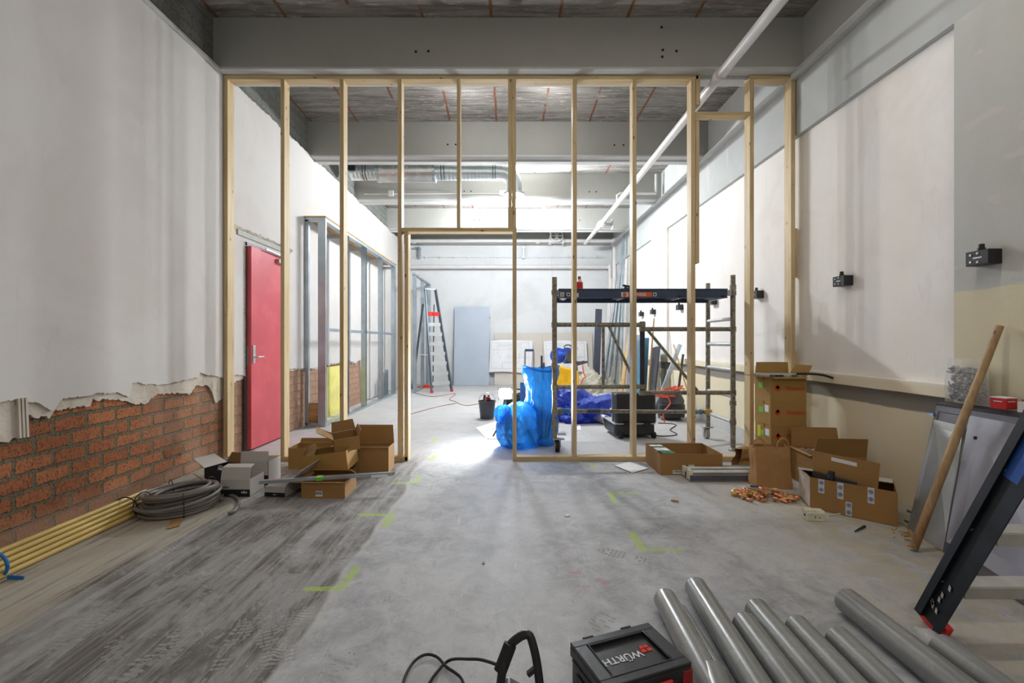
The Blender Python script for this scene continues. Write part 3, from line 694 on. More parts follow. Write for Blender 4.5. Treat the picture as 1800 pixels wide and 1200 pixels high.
obj('top_bar', MB().beam(tc_-e*.14, tc_+e*.14, .04, .03), ALU, sl, world=True)
obj('rear_brace', MB().beam(rc.lerp(tc_, .35)-e*.23, rc.lerp(tc_, .35)+e*.23, .02, .02), ALU, sl, world=True)
tag(obj('cordless_tool', MB().beam(F(735, 682), F(735, 682)+Vector((.3, 0, .0)), .08, .1).box(F(743, 682)+Vector((.1, 0, .06)), (.14, .09, .06)), simple('orange_tool', C(214, 78, 46), .5), bevel=.01), 'orange and black hand tool lying on the floor at the step ladder', 'tool')
def fl(pts, r, mat, name, label, cat='cable', z=None, k=6):
    q = [F(a, b)+Vector((0, 0, r if z is None else z)) for a, b in pts]
    return tag(obj(name, MB().tube(smooth_path(q, k), r, 8), mat, smooth=True), label, cat)
fl([(726, 690), (760, 697), (800, 692), (790, 702), (803, 708), (770, 715), (722, 728)], .006, simple('thin_orange_cable', C(176, 110, 84), .5), 'extension_cable', 'thin orange brown cable looped on the floor before the step ladder')
fl([(803, 708), (820, 713), (845, 709)], .006, simple('thin_orange_cable_b', C(176, 110, 84), .5), 'extension_cable', 'short end of orange brown cable running to the black bucket')

# bucket with tools
bc = F(856, 735); bk = thing('bucket', 'black builders bucket full of tools standing on the floor beyond the doorway', 'bucket', (bc.x, bc.y, 0))
obj('pail', MB().lathe([(.10, 0), (.125, .25), (.132, .25), (.132, .265), (.12, .265), (.115, .24), (.09, .02)], 28), simple('dark_grey_pail', C(74, 78, 84), .5), bk, smooth=True)
ring = [(.125*math.cos(a), 0, .25+.13*math.sin(a)) for a in [PI*k/16 for k in range(17)]]
obj('handle', MB().tube(ring, .004, 6), STEEL, bk, smooth=True)
for k in range(9):
    a = random.random()*6.28; r = .06*random.random(); x, y = bc.x+r*math.cos(a), bc.y+r*math.sin(a)
    p0 = Vector((x, y, .2)); p1 = p0+Vector((random.uniform(-.05, .05), random.uniform(-.04, .04), random.uniform(.09, .15)))
    tag(obj('hand_tool', MB().tube([p0, p1], [.012, .018], 10), (BLACK, GREYL, RED, FRAMEG)[k % 4], smooth=True), 'hand tool handle sticking out of the black bucket', 'tool', 'tools in the bucket')

# rubbish bags
def bag(name, label, cx, cy, prof, seed, mat, amp=.12, n=110, squash=1.0, parent=None):
    mb = MB(); vs = []; fs = []; N = len(prof)
    rows = []
    for i in range(N-1):
        for j in range(8):
            t = j/8; rows.append((prof[i][0]*(1-t)+prof[i+1][0]*t, prof[i][1]*(1-t)+prof[i+1][1]*t))
    rows.append(prof[-1])
    for r, z in rows:
        for k in range(n):
            a = 2*PI*k/n; c, s_ = math.cos(a), math.sin(a)
            q = 1+amp*noise.fractal(Vector((c*1.6, s_*1.6+seed, z*4)), .8, 2.2, 4)+.22*amp*math.sin(a*9+z*14+3*noise.noise(Vector((c, s_, z*3+seed))))-.9*amp*max(0, .25-abs(noise.noise(Vector((c*2.6, s_*2.6+seed, z*6)))))**1*2
            vs.append((cx+r*q*c, cy+r*q*s_*squash, max(.003, z*(1+.04*noise.noise(Vector((c*2, s_*2, seed)))))))
    R = len(rows)
    for i in range(R-1):
        for k in range(n): fs.append((i*n+k, i*n+(k+1) % n, (i+1)*n+(k+1) % n, (i+1)*n+k))
    fs.append(tuple(range(n))[::-1])
    return mb.add(vs, fs)
b1 = thing('rubbish_bag', 'knotted round blue plastic rubbish bag in front of the bright work light', 'bag', (.13, 5.0, 0))
obj('sack', bag('s', '', .13, 5.0, [(.02, .004), (.19, .01), (.235, .12), (.235, .26), (.19, .40), (.12, .47), (.06, .485)], 3.3, BAGBLUE, .16), BAGBLUE, b1, world=True, smooth=True)
obj('knot', bag('s', '', -.06, 4.93, [(.01, .24), (.05, .27), (.08, .34), (.085, .42), (.04, .46)], 8.3, BAGBLUE, .4, 30), BAGBLUE, b1, world=True, smooth=True)
mb = MB()
for k in range(14):
    a = random.random()*6.28; c = Vector((.13, 5.0, .22)); pts = []
    for j in range(7): aa = a+j*.45; pts.append(c+Vector((.16*math.cos(aa), .16*math.sin(aa), random.uniform(-.17, .15))))
    mb.tube(smooth_path(pts, 4), .006, 6)
tag(obj('waste_cable', mb, BLACK, smooth=True), 'dark cable offcuts inside the round blue rubbish bag', 'cable')
b2 = thing('rubbish_bag', 'tall open blue plastic rubbish bag with sticks in it beside the scaffold leg', 'bag', (.37, 5.12, 0))
obj('sack', bag('s', '', .37, 5.12, [(.02, .004), (.17, .01), (.19, .15), (.185, .35), (.16, .55), (.17, .70), (.20, .80), (.19, .86)], 6.1, BAGBLUE, .14), BAGBLUE, b2, world=True, smooth=True)
mb = MB()
obj('rim_fold', MB().tube([(.37+.20*math.cos(a)*(1+.08*math.sin(3*a)), 5.12+.20*math.sin(a), .85+.025*math.sin(2*a+1)) for a in [2*PI*k/30 for k in range(31)]], .012, 8, False), BAGBLUE, b2, world=True, smooth=True)
for i, (px, py, tilt, mt) in enumerate(((946, 660, .02, HANDLEWOOD), (952, 625, -.01, FRAMEG), (956, 637, -.04, HANDLEWOOD), (969, 645, -.05, HANDLEWOOD), (980, 648, -.06, HANDLEWOOD))):
    q = P(px, py, 5.15); b0 = Vector((.37+(q.x-.37)*.4, 5.12, .05))
    tag(obj('stick', MB().tube([b0, q], .011, 10), mt, smooth=True), 'dark metal rod standing in the tall blue rubbish bag' if i == 1 else 'wooden stick standing in the tall blue rubbish bag', 'stick', None if i == 1 else 'wooden sticks in the blue bag')

# work light behind the bag
wlp = thing('work_light', 'lit floor standing work light shining behind the round blue bag', 'lamp', (-.033, 5.42, 0))
obj('lamp_head', MB().bb((-.115, 5.36, .465), (.05, 5.42, .605)), BLACK, wlp, world=True, bevel=.006)
obj('lens', MB().bb((-.098, 5.345, .482), (.033, 5.358, .588)), FLOOD, wlp, world=True)
obj('stand', MB().tube([(-.033, 5.40, .46), (-.033, 5.42, .25)], .012, 8).tube([(-.033, 5.42, .27), (-.18, 5.5, .008)], .01, 8).tube([(-.033, 5.42, .27), (.12, 5.5, .008)], .01, 8).tube([(-.033, 5.42, .27), (-.033, 5.62, .008)], .01, 8), BLACK, wlp, world=True)

# trolley
tr = thing('hand_trolley', 'folding hand trolley with a blue body standing behind the blue bags', 'trolley', (.26, 5.7, 0))
q0 = P(923, 617, 5.7); q1 = P(938, 617, 5.7)
obj('handle_bar', MB().tube(smooth_path([(q0.x, 5.7, .62), (q0.x, 5.7, q0.z-.02), (q0.x+.02, 5.7, q0.z+.01), (q1.x-.02, 5.7, q0.z+.01), (q1.x, 5.7, q0.z-.02), (q1.x, 5.7, .62)], 4), .011, 8), ALU, tr, world=True, smooth=True)
obj('grip', MB().tube([(q0.x, 5.7, q0.z+.012), (q1.x, 5.7, q0.z+.012)], .016, 10), simple('blue_grey_grip', C(70, 92, 130), .5), tr, world=True, smooth=True)
obj('body', MB().bb((q0.x-.06, 5.69, .12), (q1.x+.05, 5.76, .64)).bb((q0.x-.06, 5.60, .10), (q1.x+.05, 5.76, .13)), simple('trolley_blue', C(72, 98, 140), .5), tr, world=True, bevel=.01)
for s in (q0.x-.07, q1.x+.06): obj('wheel', MB().tube([(s-.015, 5.78, .09), (s+.015, 5.78, .09)], .088, 20), RUBBER, tr, world=True, smooth=True)
tg = thing('tool_bag', 'dark soft tool bag behind the bright work light', 'bag', (.12, 6.3, 0))
obj('pouch', bag('s', '', .12, 6.3, [(.05, .004), (.17, .02), (.19, .2), (.17, .36), (.12, .42), (.02, .43)], 2.2, BLACK, .1), simple('dark_bag_cloth', C(44, 54, 66), .8), tg, world=True, smooth=True)
obj('strap', MB().tube(smooth_path([(0, 6.3, .40), (.05, 6.3, .48), (.2, 6.3, .48), (.26, 6.3, .38)]), .01, 8), BLACK, tg, world=True)

# blue tarp, plastic heap
def heap(name, mat, c, rx, ry, rz, seed, amp, label, cat):
    bm = bmesh.new(); bmesh.ops.create_icosphere(bm, subdivisions=5, radius=1)
    for v in bm.verts:
        p = v.co.copy(); q = 1+amp*noise.fractal(p*1.6+Vector((seed, 0, 0)), .8, 2.1, 5)+amp*.35*abs(noise.noise(p*5+Vector((0, seed, 0))))
        x, y, z = p.x*rx*q, p.y*ry*q, max(p.z, -.15)*rz*q
        v.co = Vector((c[0]+x, c[1]+y, max(.004, z+.10*rz)))
    mb = MB(); mb.add([v.co.copy() for v in bm.verts], [tuple(v.index for v in f.verts) for f in bm.faces]); bm.free()
    return tag(obj(name, mb, mat, smooth=True), label, cat)
heap('blue_tarp', TARP, (1.02, 6.75, 0), .44, .38, .33, 4.2, .55, 'crumpled shiny blue plastic tarp lying on the floor left of the black case', 'tarp')
heap('plastic_sheeting', MILKY, (1.98, 10.55, 0), .50, .36, .38, 1.2, .45, 'crumpled milky plastic sheeting piled on the floor before the leaning profiles', 'plastic')
dc = P(1066, 738, 6.3)
tag(obj('duct_piece', MB().pipe((dc.x, dc.y, .066), (dc.x-.10, dc.y+.22, .066), .062, .052), ALU, smooth=True), 'short round metal duct piece lying beside the blue tarp', 'duct piece')
def sheet(name, pts, mat, label, cat='paper', z=.003, curl=0):
    q = [F(*p) for p in pts]; c = sum(q, Vector())/len(q)
    mb = MB(); n = len(q)
    vs = [(p.x, p.y, z) for p in q]+[(p.x, p.y, z+.002) for p in q]
    if curl: vs = [(x, y, zz+(curl if i % n == 0 else 0)) for i, (x, y, zz) in enumerate(vs)]
    mb.add(vs, [tuple(range(n))[::-1], tuple(range(n, 2*n))]+[(i, (i+1) % n, (i+1) % n+n, i+n) for i in range(n)])
    return tag(obj(name, mb, mat), label, cat)
sheet('paper_sheet', [(836, 752), (880, 738), (893, 771), (856, 772)], WHITEP, 'large white paper sheet on the floor left of the round blue bag', curl=.0)
sheet('paper_sheet', [(985, 737), (1000, 730), (1012, 738), (990, 745)], WHITEP, 'white sheet on the floor before the blue tarp')
sheet('paper_sheet', [(1010, 752), (1020, 746), (1021, 756), (1012, 757)], WHITEP, 'small white scrap on the floor right of the third full stud')
sheet('drawing_sheets', [(1080, 819), (1106, 813), (1140, 824), (1112, 832)], WHITEP, 'folded white printed papers on the floor left of the open carton', 'paper', .006)
tag(obj('floor_box', MB().box(P(986, 762, 5.65)+Vector((0, 0, -.0)), (.11, .12, .05)), GREYL, bevel=.004), 'small flat grey box on the floor behind the scaffold leg', 'box').location.z = 0

# yellow machine with reel
ym = thing('yellow_machine', 'yellow wheeled machine with grey handlebar behind the scaffold', 'machine', (1.22, 8.9, 0))
a0 = P(978, 688, 8.8); a1 = P(1017, 645, 8.8)
obj('cowl', MB().add([(a0.x, 8.7, .2), (a1.x, 8.7, .2), (a1.x, 9.2, .2), (a0.x, 9.2, .2), (a0.x, 8.7, .70), (a1.x, 8.75, .58), (a1.x, 9.1, .58), (a0.x, 9.15, .70)], [(0,3,2,1),(4,5,6,7),(0,1,5,4),(1,2,6,5),(2,3,7,6),(3,0,4,7)]), YELLOW, ym, world=True, bevel=.03, seg=3)
for x in (a0.x+.05, a1.x-.08):
    obj('wheel', MB().tube([(x, 8.66, .14), (x, 8.74, .14)], .14, 24), RUBBER, ym, world=True, smooth=True)
    plabel(obj('hub', MB().tube([(x, 8.64, .14), (x, 8.67, .14)], .06, 16), YELLOW, ym, world=True, smooth=True), 'yellow hub')
obj('chassis', MB().bb((a0.x, 8.75, .1), (a1.x, 9.1, .22)), BLACK, ym, world=True)
h0 = P(1003, 637, 8.8); h1 = P(1033, 636, 8.8)
obj('handlebar', MB().tube([h0, h1], .022, 10).beam(P(1013, 640, 8.8), P(1027, 636, 8.8), .10, .06).tube([P(1013, 640, 8.8), (a1.x-.02, 8.85, .55)], .018, 8), FRAMEG, ym, world=True)
obj('control_cable', MB().tube(smooth_path([P(1024, 640, 8.7), P(1026, 655, 8.7), P(1029, 662, 8.7), P(1024, 668, 8.7), P(1016, 690, 8.75)]), .012, 6), ORCABLE, ym, world=True)
cr = P(991, 628, 8.8); zr = .715
rl = thing('cable_reel', 'blue cable reel standing on top of the yellow machine', 'cable reel', (cr.x, 8.9, zr))
obj('drum', MB().tube([(cr.x-.10, 8.9, zr+.16), (cr.x+.08, 8.9, zr+.16)], .10, 24), BLUEP, rl, world=True, smooth=True)
for x in (cr.x-.11, cr.x+.07): obj('rim', MB().tube([(x, 8.86, zr+.16), (x+.025, 8.93, zr+.16)], .155, 28), BLUEP, rl, world=True, smooth=True)
obj('stand', MB().tube(smooth_path([(cr.x+.0, 8.75, zr+.01), (cr.x+.06, 8.8, zr+.2), (cr.x+.02, 8.85, zr+.35), (cr.x+.16, 8.85, zr+.33), (cr.x+.14, 8.8, zr+.01)]), .014, 8).bb((cr.x+.05, 8.72, zr+.05), (cr.x+.16, 8.84, zr+.26)), FRAMEG, rl, world=True)

# hard case
hc = thing('hard_case', 'large open black wheeled hard case standing on the floor behind the studs', 'case', (1.52, 5.6, 0), math.radians(3))
obj('base_shell', MB().bb((-.27, -.20, .03), (.22, .28, .17)), CASE, hc, bevel=.03, seg=3)
obj('lid', MB().box((0.0, -.10, .345), (.50, .14, .37), Matrix.Rotation(-.06, 3, 'X')), CASE, hc, bevel=.035, seg=3)
obj('rim_seal', MB().box((0.0, -.02, .345), (.51, .012, .38), Matrix.Rotation(-.06, 3, 'X')), ALU, hc, bevel=.004)
obj('base_rim', MB().bb((-.275, -.205, .165), (.225, .285, .178)), ALU, hc, bevel=.004)
for x in (-.2, .2): obj('wheel', MB().tube([(x-.02, -.2, .04), (x+.02, -.2, .04)], .038, 18), RUBBER, hc, smooth=True)
for x in (-.12, .12): obj('hinge', MB().bb((x-.04, -.225, .14), (x+.04, -.19, .19)), BLACK, hc, bevel=.005)
fl([(1157, 744), (1180, 745), (1188, 748), (1178, 756), (1190, 764), (1170, 767), (1153, 766)], .006, BLACK, 'black_cable', 'loop of black cable on the floor right of the open black case')
fl([(1045, 686), (1052, 694), (1068, 705), (1085, 716)], .005, FRAMEG, 'black_cable', 'thin dark cable on the floor between plastic heap and black case')

# vacuum with cable
vc = thing('vacuum_cleaner', 'black and grey construction vacuum on the floor near the right wall', 'vacuum cleaner', (2.42, 6.75, 0))
obj('tank', MB().lathe([(.17, .03), (.19, .05), (.195, .22), (.17, .24)], 24), CASE, vc, smooth=True)
plabel(obj('hood', MB().lathe([(.18, .24), (.185, .28), (.13, .40), (.05, .43)], 24), FRAMEG, vc, smooth=True), 'grey hood')
for a in (3.6, 5.2, 1.2, 2.4): obj('caster', MB().tube([(.19*math.cos(a)-.01, .19*math.sin(a), .03), (.19*math.cos(a)+.012, .19*math.sin(a), .03)], .029, 12), CASTER, vc, smooth=True)
mb = MB(); rn = random.Random(4); c0 = Vector((2.36, 6.68, .43)); pts = []
for k in range(90):
    a = k*.55; r = .15+.06*math.sin(k*.31); pts.append(c0+Vector((r*math.cos(a)*1.05, r*math.sin(a)*.7, .05*math.sin(k*.9)-abs(.08*math.sin(a*.5))+.03)))
mb.tube(smooth_path(pts, 3), .009, 6)
mb.tube(smooth_path([c0+Vector((-.12, -.12, 0)), c0+Vector((-.05, -.2, -.15)), c0+Vector((-.16, -.24, -.28)), c0+Vector((-.15, -.26, -.42))]), .009, 6)
tag(obj('orange_extension_cord', mb, ORCABLE, smooth=True), 'tangled orange extension cord draped over the vacuum cleaner', 'cord')

# ------------------------------------------------------------------ profiles and boards in the far right corner
def lean(name, label, cat, a, b, w, d, mat, group=None):
    return tag(obj(name, MB().beam(a, b, w, d, (0, 1, 0)), mat, bevel=.002), label, cat, group)
for i, (bx, tx, ty, Y0) in enumerate(((1056, 1100, 412, 10.3), (1060, 1102, 414, 10.4), (1064, 1104, 418, 10.3), (1069, 1097, 425, 10.45), (1075, 1106, 430, 10.3), (1080, 1099, 470, 10.4), (1086, 1103, 455, 10.25), (1092, 1107, 500, 10.3))):
    yt = 10.55; p = P(tx, ty, yt); bb = Vector(((bx-VX)/FP*Y0, Y0, .0)); X = min(p.x, 2.70)
    tag(obj('steel_profile', MB().add([], []).beam(bb+Vector((0, 0, .01)), (X, yt, p.z), .034, .004, (0, 1, 0)).beam(bb+Vector((-.017, .02, .01)), (X-.017, yt+.02, p.z), .004, .03, (0, 1, 0)).beam(bb+Vector((.017, .02, .01)), (X+.017, yt+.02, p.z), .004, .03, (0, 1, 0)), ZINC), 'long galvanised steel profile leaning in the far right corner', 'profile', 'steel profiles leaning in the corner')
for i, (bx, tx, ty) in enumerate(((1062, 1073, 490), (1068, 1079, 487))):
    lean('white_channel', 'white metal channel leaning upright on the back wall by the corner', 'profile', (( bx-VX)/FP*11.1, 11.1, .02), P(tx, ty, 11.55), .07, .05, WPIPE, 'white channels by the corner')
lean('dark_plank', 'dark grey plank standing upright left of the steel profiles', 'plank', P(1048, 672, 11.1)-Vector((0, 0, 0)), P(1052.5, 543, 11.2), .16, .03, simple('dark_plank', C(66, 70, 84), .6))
for i, (bx, tx, ty) in enumerate(((1090, 1106, 590), (1096, 1108, 604), (1101, 1113, 612), (1086, 1104, 640))):
    Y0 = 9.6+.05*i; lean('timber_batten', 'pale timber batten leaning in the far right corner', 'batten', ((bx-VX)/FP*Y0, Y0, .02), P(tx, ty, 10.1), .05, .03, BATTEN, 'timber battens leaning in the corner')
lean('grey_board', 'pale blue grey board standing upright behind the scaffold middle post', 'board', (2.30, 8.5, .0), (2.40, 8.62, 1.28), .22, .02, DOORG)
for i in range(5):
    x = 2.46+.03*i; lean('teal_board', 'teal edged board leaning in a stack behind the scaffold middle post', 'board', (x-.10, 8.25+.02*i, .01), (x+.02, 8.45+.02*i, 1.20), .022, .22, TEAL, 'stack of teal boards')
lean('dark_board', 'dark grey board leaning at the right end of the teal boards', 'board', (2.50, 8.0, .01), (2.64, 8.1, 1.05), .03, .36, FRAMEG)
tag(obj('broom_handle', MB().tube([(2.32, 7.6, .02), (2.55, 7.95, 1.55)], .014, 10), HANDLEWOOD, smooth=True), 'thin wooden pole leaning on the right wall behind the scaffold middle post', 'pole')
lean('wide_profile', 'wide grey metal channel leaning on the right wall behind the scaffold', 'profile', (2.20, 6.9, .02), (2.72, 7.2, 1.10), .06, .04, ZINC)
lean('narrow_profile', 'narrow grey metal rail leaning on the right wall right of the wide channel', 'profile', (2.55, 6.95, .02), (2.74, 7.12, .95), .03, .03, FRAMEG)
tag(obj('dark_rod', MB().tube([(2.42, 7.35, .02), (2.62, 7.5, .82)], .009, 8), BLACK, smooth=True), 'thin dark rod leaning right on the right wall behind the black case', 'rod')
tag(obj('dark_rod', MB().tube([(2.56, 7.35, .02), (2.50, 7.6, .86)], .009, 8), FRAMEG, smooth=True), 'thin grey rod standing almost upright behind the black case', 'rod')
tag(obj('pale_rod', MB().tube([(2.78, 6.75, .02), (2.62, 7.2, 1.1)], .010, 8), BATTEN, smooth=True), 'thin pale lath leaning the other way beside the wide channel', 'lath')

# ------------------------------------------------------------------ scaffold
sc = thing('scaffold', 'low aluminium rolling scaffold with a blue plank deck behind the studs', 'scaffold', (1.4, 5.05, 0))
XA, XB, Y0s, Y1s = .485, 2.372, 4.80, 5.40
def up(x, y, z0, z1): return obj('upright', MB().tube([(x, y, z0), (x, y, z1)], .026, 16), SCAF, sc, world=True, smooth=True)
up(XA, 4.75, .13, 1.82); up(XB, Y0s, .04, 1.85); up(XB, Y1s, .13, 1.84)
up((1129-VX)/FP*4.8, 4.8, .58, 1.36)
xm = (1129-VX)/FP*4.8
def rail(a, b, r=.02, name='rail'): return obj(name, MB().tube([a, b], r, 12), SCAF, sc, world=True, smooth=True)
rail((XA, 4.75, 1.325), (xm, 4.8, 1.325), .023); rail((XA, 4.75, .675), (xm, 4.8, .675), .023)
rail((xm, 4.8, 1.28), (XB, 4.8, 1.28), .023); rail((xm, 4.8, .61), (XB, 4.8, .61), .023)
rail((XA, 4.75, .425), (XB, Y1s, .315), .022, 'diagonal_tube')
rail((1.0, 4.78, 1.32), (1.0, 4.78, .67), .016)
plabel(rail((1.06, 4.79, 1.31), (1.35, 4.79, .69), .015, 'brace'), 'dark brace')
sc.children[-1].data.materials[0] = simple('dark_brace', C(56, 60, 76), .5, .4)
rail((xm+.06, 4.81, 1.27), (2.0, 4.81, .63), .016, 'brace')
for z in (1.39, 1.12, .85, .57, .30):
    obj('rung', MB().tube([(XB, Y0s, z), (XB, Y1s, z)], .021, 12), ALU, sc, world=True, smooth=True)
for x, y, zs in ((XA, 4.75, (1.325, .675, .42, 1.66, .9, .28)), (XB, Y0s, (1.28, .61, 1.66, .30, .5, 1.72)), (xm, 4.8, (1.33, 1.28, .675, .61)), (XB, Y1s, (.315,))):
    for z in zs: obj('coupler', MB().tube([(x, y, z-.025), (x, y, z+.025)], .033, 16), SCAF, sc, world=True, smooth=True)
for x, y in ((XA+.03, 4.75), (XB-.02, Y1s)):
    w_ = obj('caster', MB().tube([(x-.02, y, .062), (x+.02, y, .062)], .060, 24), CASTER if x > 1 else RUBBER, sc, world=True, smooth=True)
    w_.rotation_euler = (0, 0, 0)
    plabel(obj('caster_hub', MB().tube([(x-.025, y, .062), (x+.025, y, .062)], .032, 18), BRASS if x < 1 else GREYL, sc, world=True, smooth=True), 'caster hub')
    obj('fork', MB().bb((x-.035, y-.02, .05), (x-.028, y+.02, .14)).bb((x+.028, y-.02, .05), (x+.035, y+.02, .14)).bb((x-.05, y-.04, .13), (x+.07, y+.04, .142)), GREYL, sc, world=True)
obj('foot', MB().lathe([(.045, 0), (.045, .01), (.02, .04), (.02, .06)], 16, (XB, Y0s, 0)), SCAF, sc, world=True)
for i, (x, y, z) in enumerate(((XA+.12, 4.75+.04, .42), (XB-.13, Y1s-.03, .32))):
    plabel(obj('clamp_sleeve', MB().tube([(x-.035, y, z), (x, y, z), (x+.035, y, z)], [.035, .024, .035], 14), BLUETAPE, sc, world=True, smooth=True), 'blue plastic clamp sleeve')
    plabel(obj('clamp_jaw', MB().box((XA+.04 if i == 0 else XB-.02, y, z), (.09, .08, .06)), BRASS if i else SCAF, sc, world=True, bevel=.01), 'clamp jaw')
obj('navy_sleeve', MB().tube([(.84, 4.87, .404), (.98, 4.92, .396)], .026, 14), NAVY, sc, world=True, smooth=True)
dk = thing('scaffold_deck', 'dark blue scaffold plank platform with an orange label resting on the scaffold', 'platform', (1.4, 5.05, 1.6))
dy0 = 4.77
obj('front_beam', MB().bb((.53, dy0, 1.615), (2.30, dy0+.03, 1.70)).bb((.53, dy0-.01, 1.693), (2.30, dy0+.03, 1.703)).bb((.53, dy0-.01, 1.605), (2.30, dy0+.03, 1.615)), NAVY, dk, world=True, bevel=.002)
obj('rear_beam', MB().bb((.53, 5.28, 1.60), (2.30, 5.31, 1.70)), NAVY, dk, world=True, bevel=.002)
obj('plank', MB().bb((.53, dy0+.03, 1.685), (2.30, 5.28, 1.70)), simple('deck_ply', C(120, 100, 80), .7), dk, world=True)
obj('lower_rail', MB().bb((.53, 5.0, 1.575), (2.2, 5.03, 1.61)), NAVY, dk, world=True)
mb = MB()
for x in (.6, 1.2, 1.8, 2.25): mb.bb((x-.015, dy0, 1.60), (x+.015, 5.28, 1.63))
obj('crossbar', mb, ALU, dk, world=True)
def plq(px0, py0, px1, py1, Y, mat, name, par, th=.002):
    a = P(px0, py1, Y); b = P(px1, py0, Y); return obj(name, MB().bb((a.x, Y-th, a.z), (b.x, Y, b.z)), mat, par, world=True)
yl = dy0-.002
plabel(plq(1092, 513.5, 1146, 521.5, yl, ORANGE, 'deck_label', dk), 'orange label')
plq(1092, 513.5, 1104, 521.5, yl-.002, WHITEINK, 'logo_patch', dk, .001)
q = P(1098, 517.5, yl-.004)
obj('logo_disc', MB().tube([(q.x, yl-.0045, q.z), (q.x, yl-.0025, q.z)], .021, 20), ORANGE, dk, world=True)
q = P(1127.5, 517.5, yl-.005); rm = dk.location
text('NESE', .046, WHITEINK, dk, (q.x-rm.x, yl-.004-rm.y, q.z-rm.z), (PI/2, 0, 0), 'label_text', .01)
for px in (999, 1151): plq(px-3, 514.5, px+3, 520.5, yl, WHITEINK, 'end_fitting', dk); plq(px-1.8, 515.8, px+1.8, 519.2, yl-.002, BLACK, 'end_fitting', dk)
plq(984, 513, 992, 522, yl, GREYL, 'end_plate', dk); plq(1010, 515, 1017, 522, yl, WHITEINK, 'paper_label', dk)
for q0_, q1_ in ((.512, .535), (2.30, 2.345)): obj('hook', MB().bb((q0_, dy0, 1.63), (q1_, dy0+.03, 1.69)), GREYL, dk, world=True, bevel=.004)
# bottle on the deck
bt = P(1018.5, 508, 5.0); bo = thing('bottle', 'red and white plastic bottle standing on the scaffold deck', 'bottle', (bt.x, 5.0, 1.703))
obj('bottle_body', MB().lathe([(.036, 0), (.038, .01), (.038, .10), (.016, .125), (.016, .135)], 20), simple('bottle_white', C(222, 200, 196), .4), bo, smooth=True)
obj('cap', MB().lathe([(.017, .133), (.017, .16), (.012, .162)], 16), RED, bo, smooth=True)
obj('bottle_label', MB().lathe([(.0385, .02), (.0388, .03), (.0388, .085), (.0385, .095)], 20), RED, bo, smooth=True)
ct = P(1098, 505, 4.95); tag(obj('clamp', MB().beam((ct.x-.08, 4.95, 1.712), (ct.x+.05, 4.95, 1.728), .03, .015).tube([(ct.x, 4.95, 1.72), (ct.x+.02, 4.95, 1.76)], .014, 8).beam((ct.x-.02, 4.95, 1.76), (ct.x+.06, 4.95, 1.745), .02, .02), BLACK), 'small black clamp lying on the scaffold deck', 'clamp')

# ------------------------------------------------------------------ black socket boxes on the right wall
def wallbox(px, py, Y, X, label):
    z = CH-(py-VY)/FP*Y
    r = thing('wall_junction_box', label, 'junction box', (X, Y, z), 0, None)
    obj('box_body', MB().bb((-.078, -.065, -.042), (0, .065, .042)), BLACK, r, bevel=.004)
    obj('cable_gland', MB().tube([(-.045, .005, .042), (-.045, .005, .058)], .018, 8).tube([(-.045, .005, .058), (-.045, .005, .08)], .014, 12), BLACK, r, smooth=True)
    mb = MB()
    for yy, zz in ((-.005, .025), (-.005, -.025), (.035, .02), (.035, -.02)): mb.tube([(-.081, yy, zz), (-.077, yy, zz)], .007, 8)
    mb.bb((-.080, -.03, -.004), (-.077, .02, .004)); plabel(obj('screw', mb, STEEL, r), 'steel screws')
    return r
for px, py, Y, X, lb in ((1732, 453, 2.62, XR, 'black junction box on the grey pier at the far right, nearest and largest'), (1490, 494, 3.78, 2.82, 'black junction box on the white wall above the open box stack'),
    (1340, 518, 5.08, 2.82, 'black junction box on the right wall seen between the last two studs'), (1258, 530, 6.2, 2.82, 'black junction box on the right wall just below the scaffold deck end'),
    (1199, 540, 7.38, 2.82, 'black junction box on the right wall, third most distant, left of the ninth stud'), (1153, 548, 8.6, XR, 'small black junction box on the far pier, second most distant'),
    (1128.5, 552, 9.5, 2.82, 'small black junction box on the right wall, most distant of the row')): wallbox(px, py, Y, X, lb)

# ------------------------------------------------------------------ cartons
def carton(name, label, cat, loc, rz, wd, dp, ht, flaps, mat=CARD, t=.004, tilt=(0, 0), top=False, inner=None, group=None):
    r = thing(name, label, cat, loc, rz, group, tilt); x, y = wd/2, dp/2
    mb = MB().bb((-x, -y, 0), (x, -y+t, ht)).bb((-x, y-t, 0), (x, y, ht)).bb((-x, -y+t, 0), (-x+t, y-t, ht)).bb((x-t, -y+t, 0), (x, y-t, ht)).bb((-x+t, -y+t, 0), (x-t, y-t, t))
    if top: mb.bb((-x, -y, ht), (x, y, ht+t))
    obj('body', mb, mat, r)
    for k, (ang, ln) in flaps.items():
        a = math.radians(ang); c, s_ = math.cos(a)*ln, math.sin(a)*ln; i = .012; hh = ht+.001
        if k == 'F': q = [(-x, -y, hh), (x, -y, hh), (x-i, -y-c, hh+s_), (-x+i, -y-c, hh+s_)]
        if k == 'B': q = [(x, y, hh), (-x, y, hh), (-x+i, y+c, hh+s_), (x-i, y+c, hh+s_)]
        if k == 'L': q = [(-x, y, hh), (-x, -y, hh), (-x-c, -y+i, hh+s_), (-x-c, y-i, hh+s_)]
        if k == 'R': q = [(x, -y, hh), (x, y, hh), (x+c, y-i, hh+s_), (x+c, -y+i, hh+s_)]
        obj('flap', MB().slab(*q, t), mat, r)
    return r
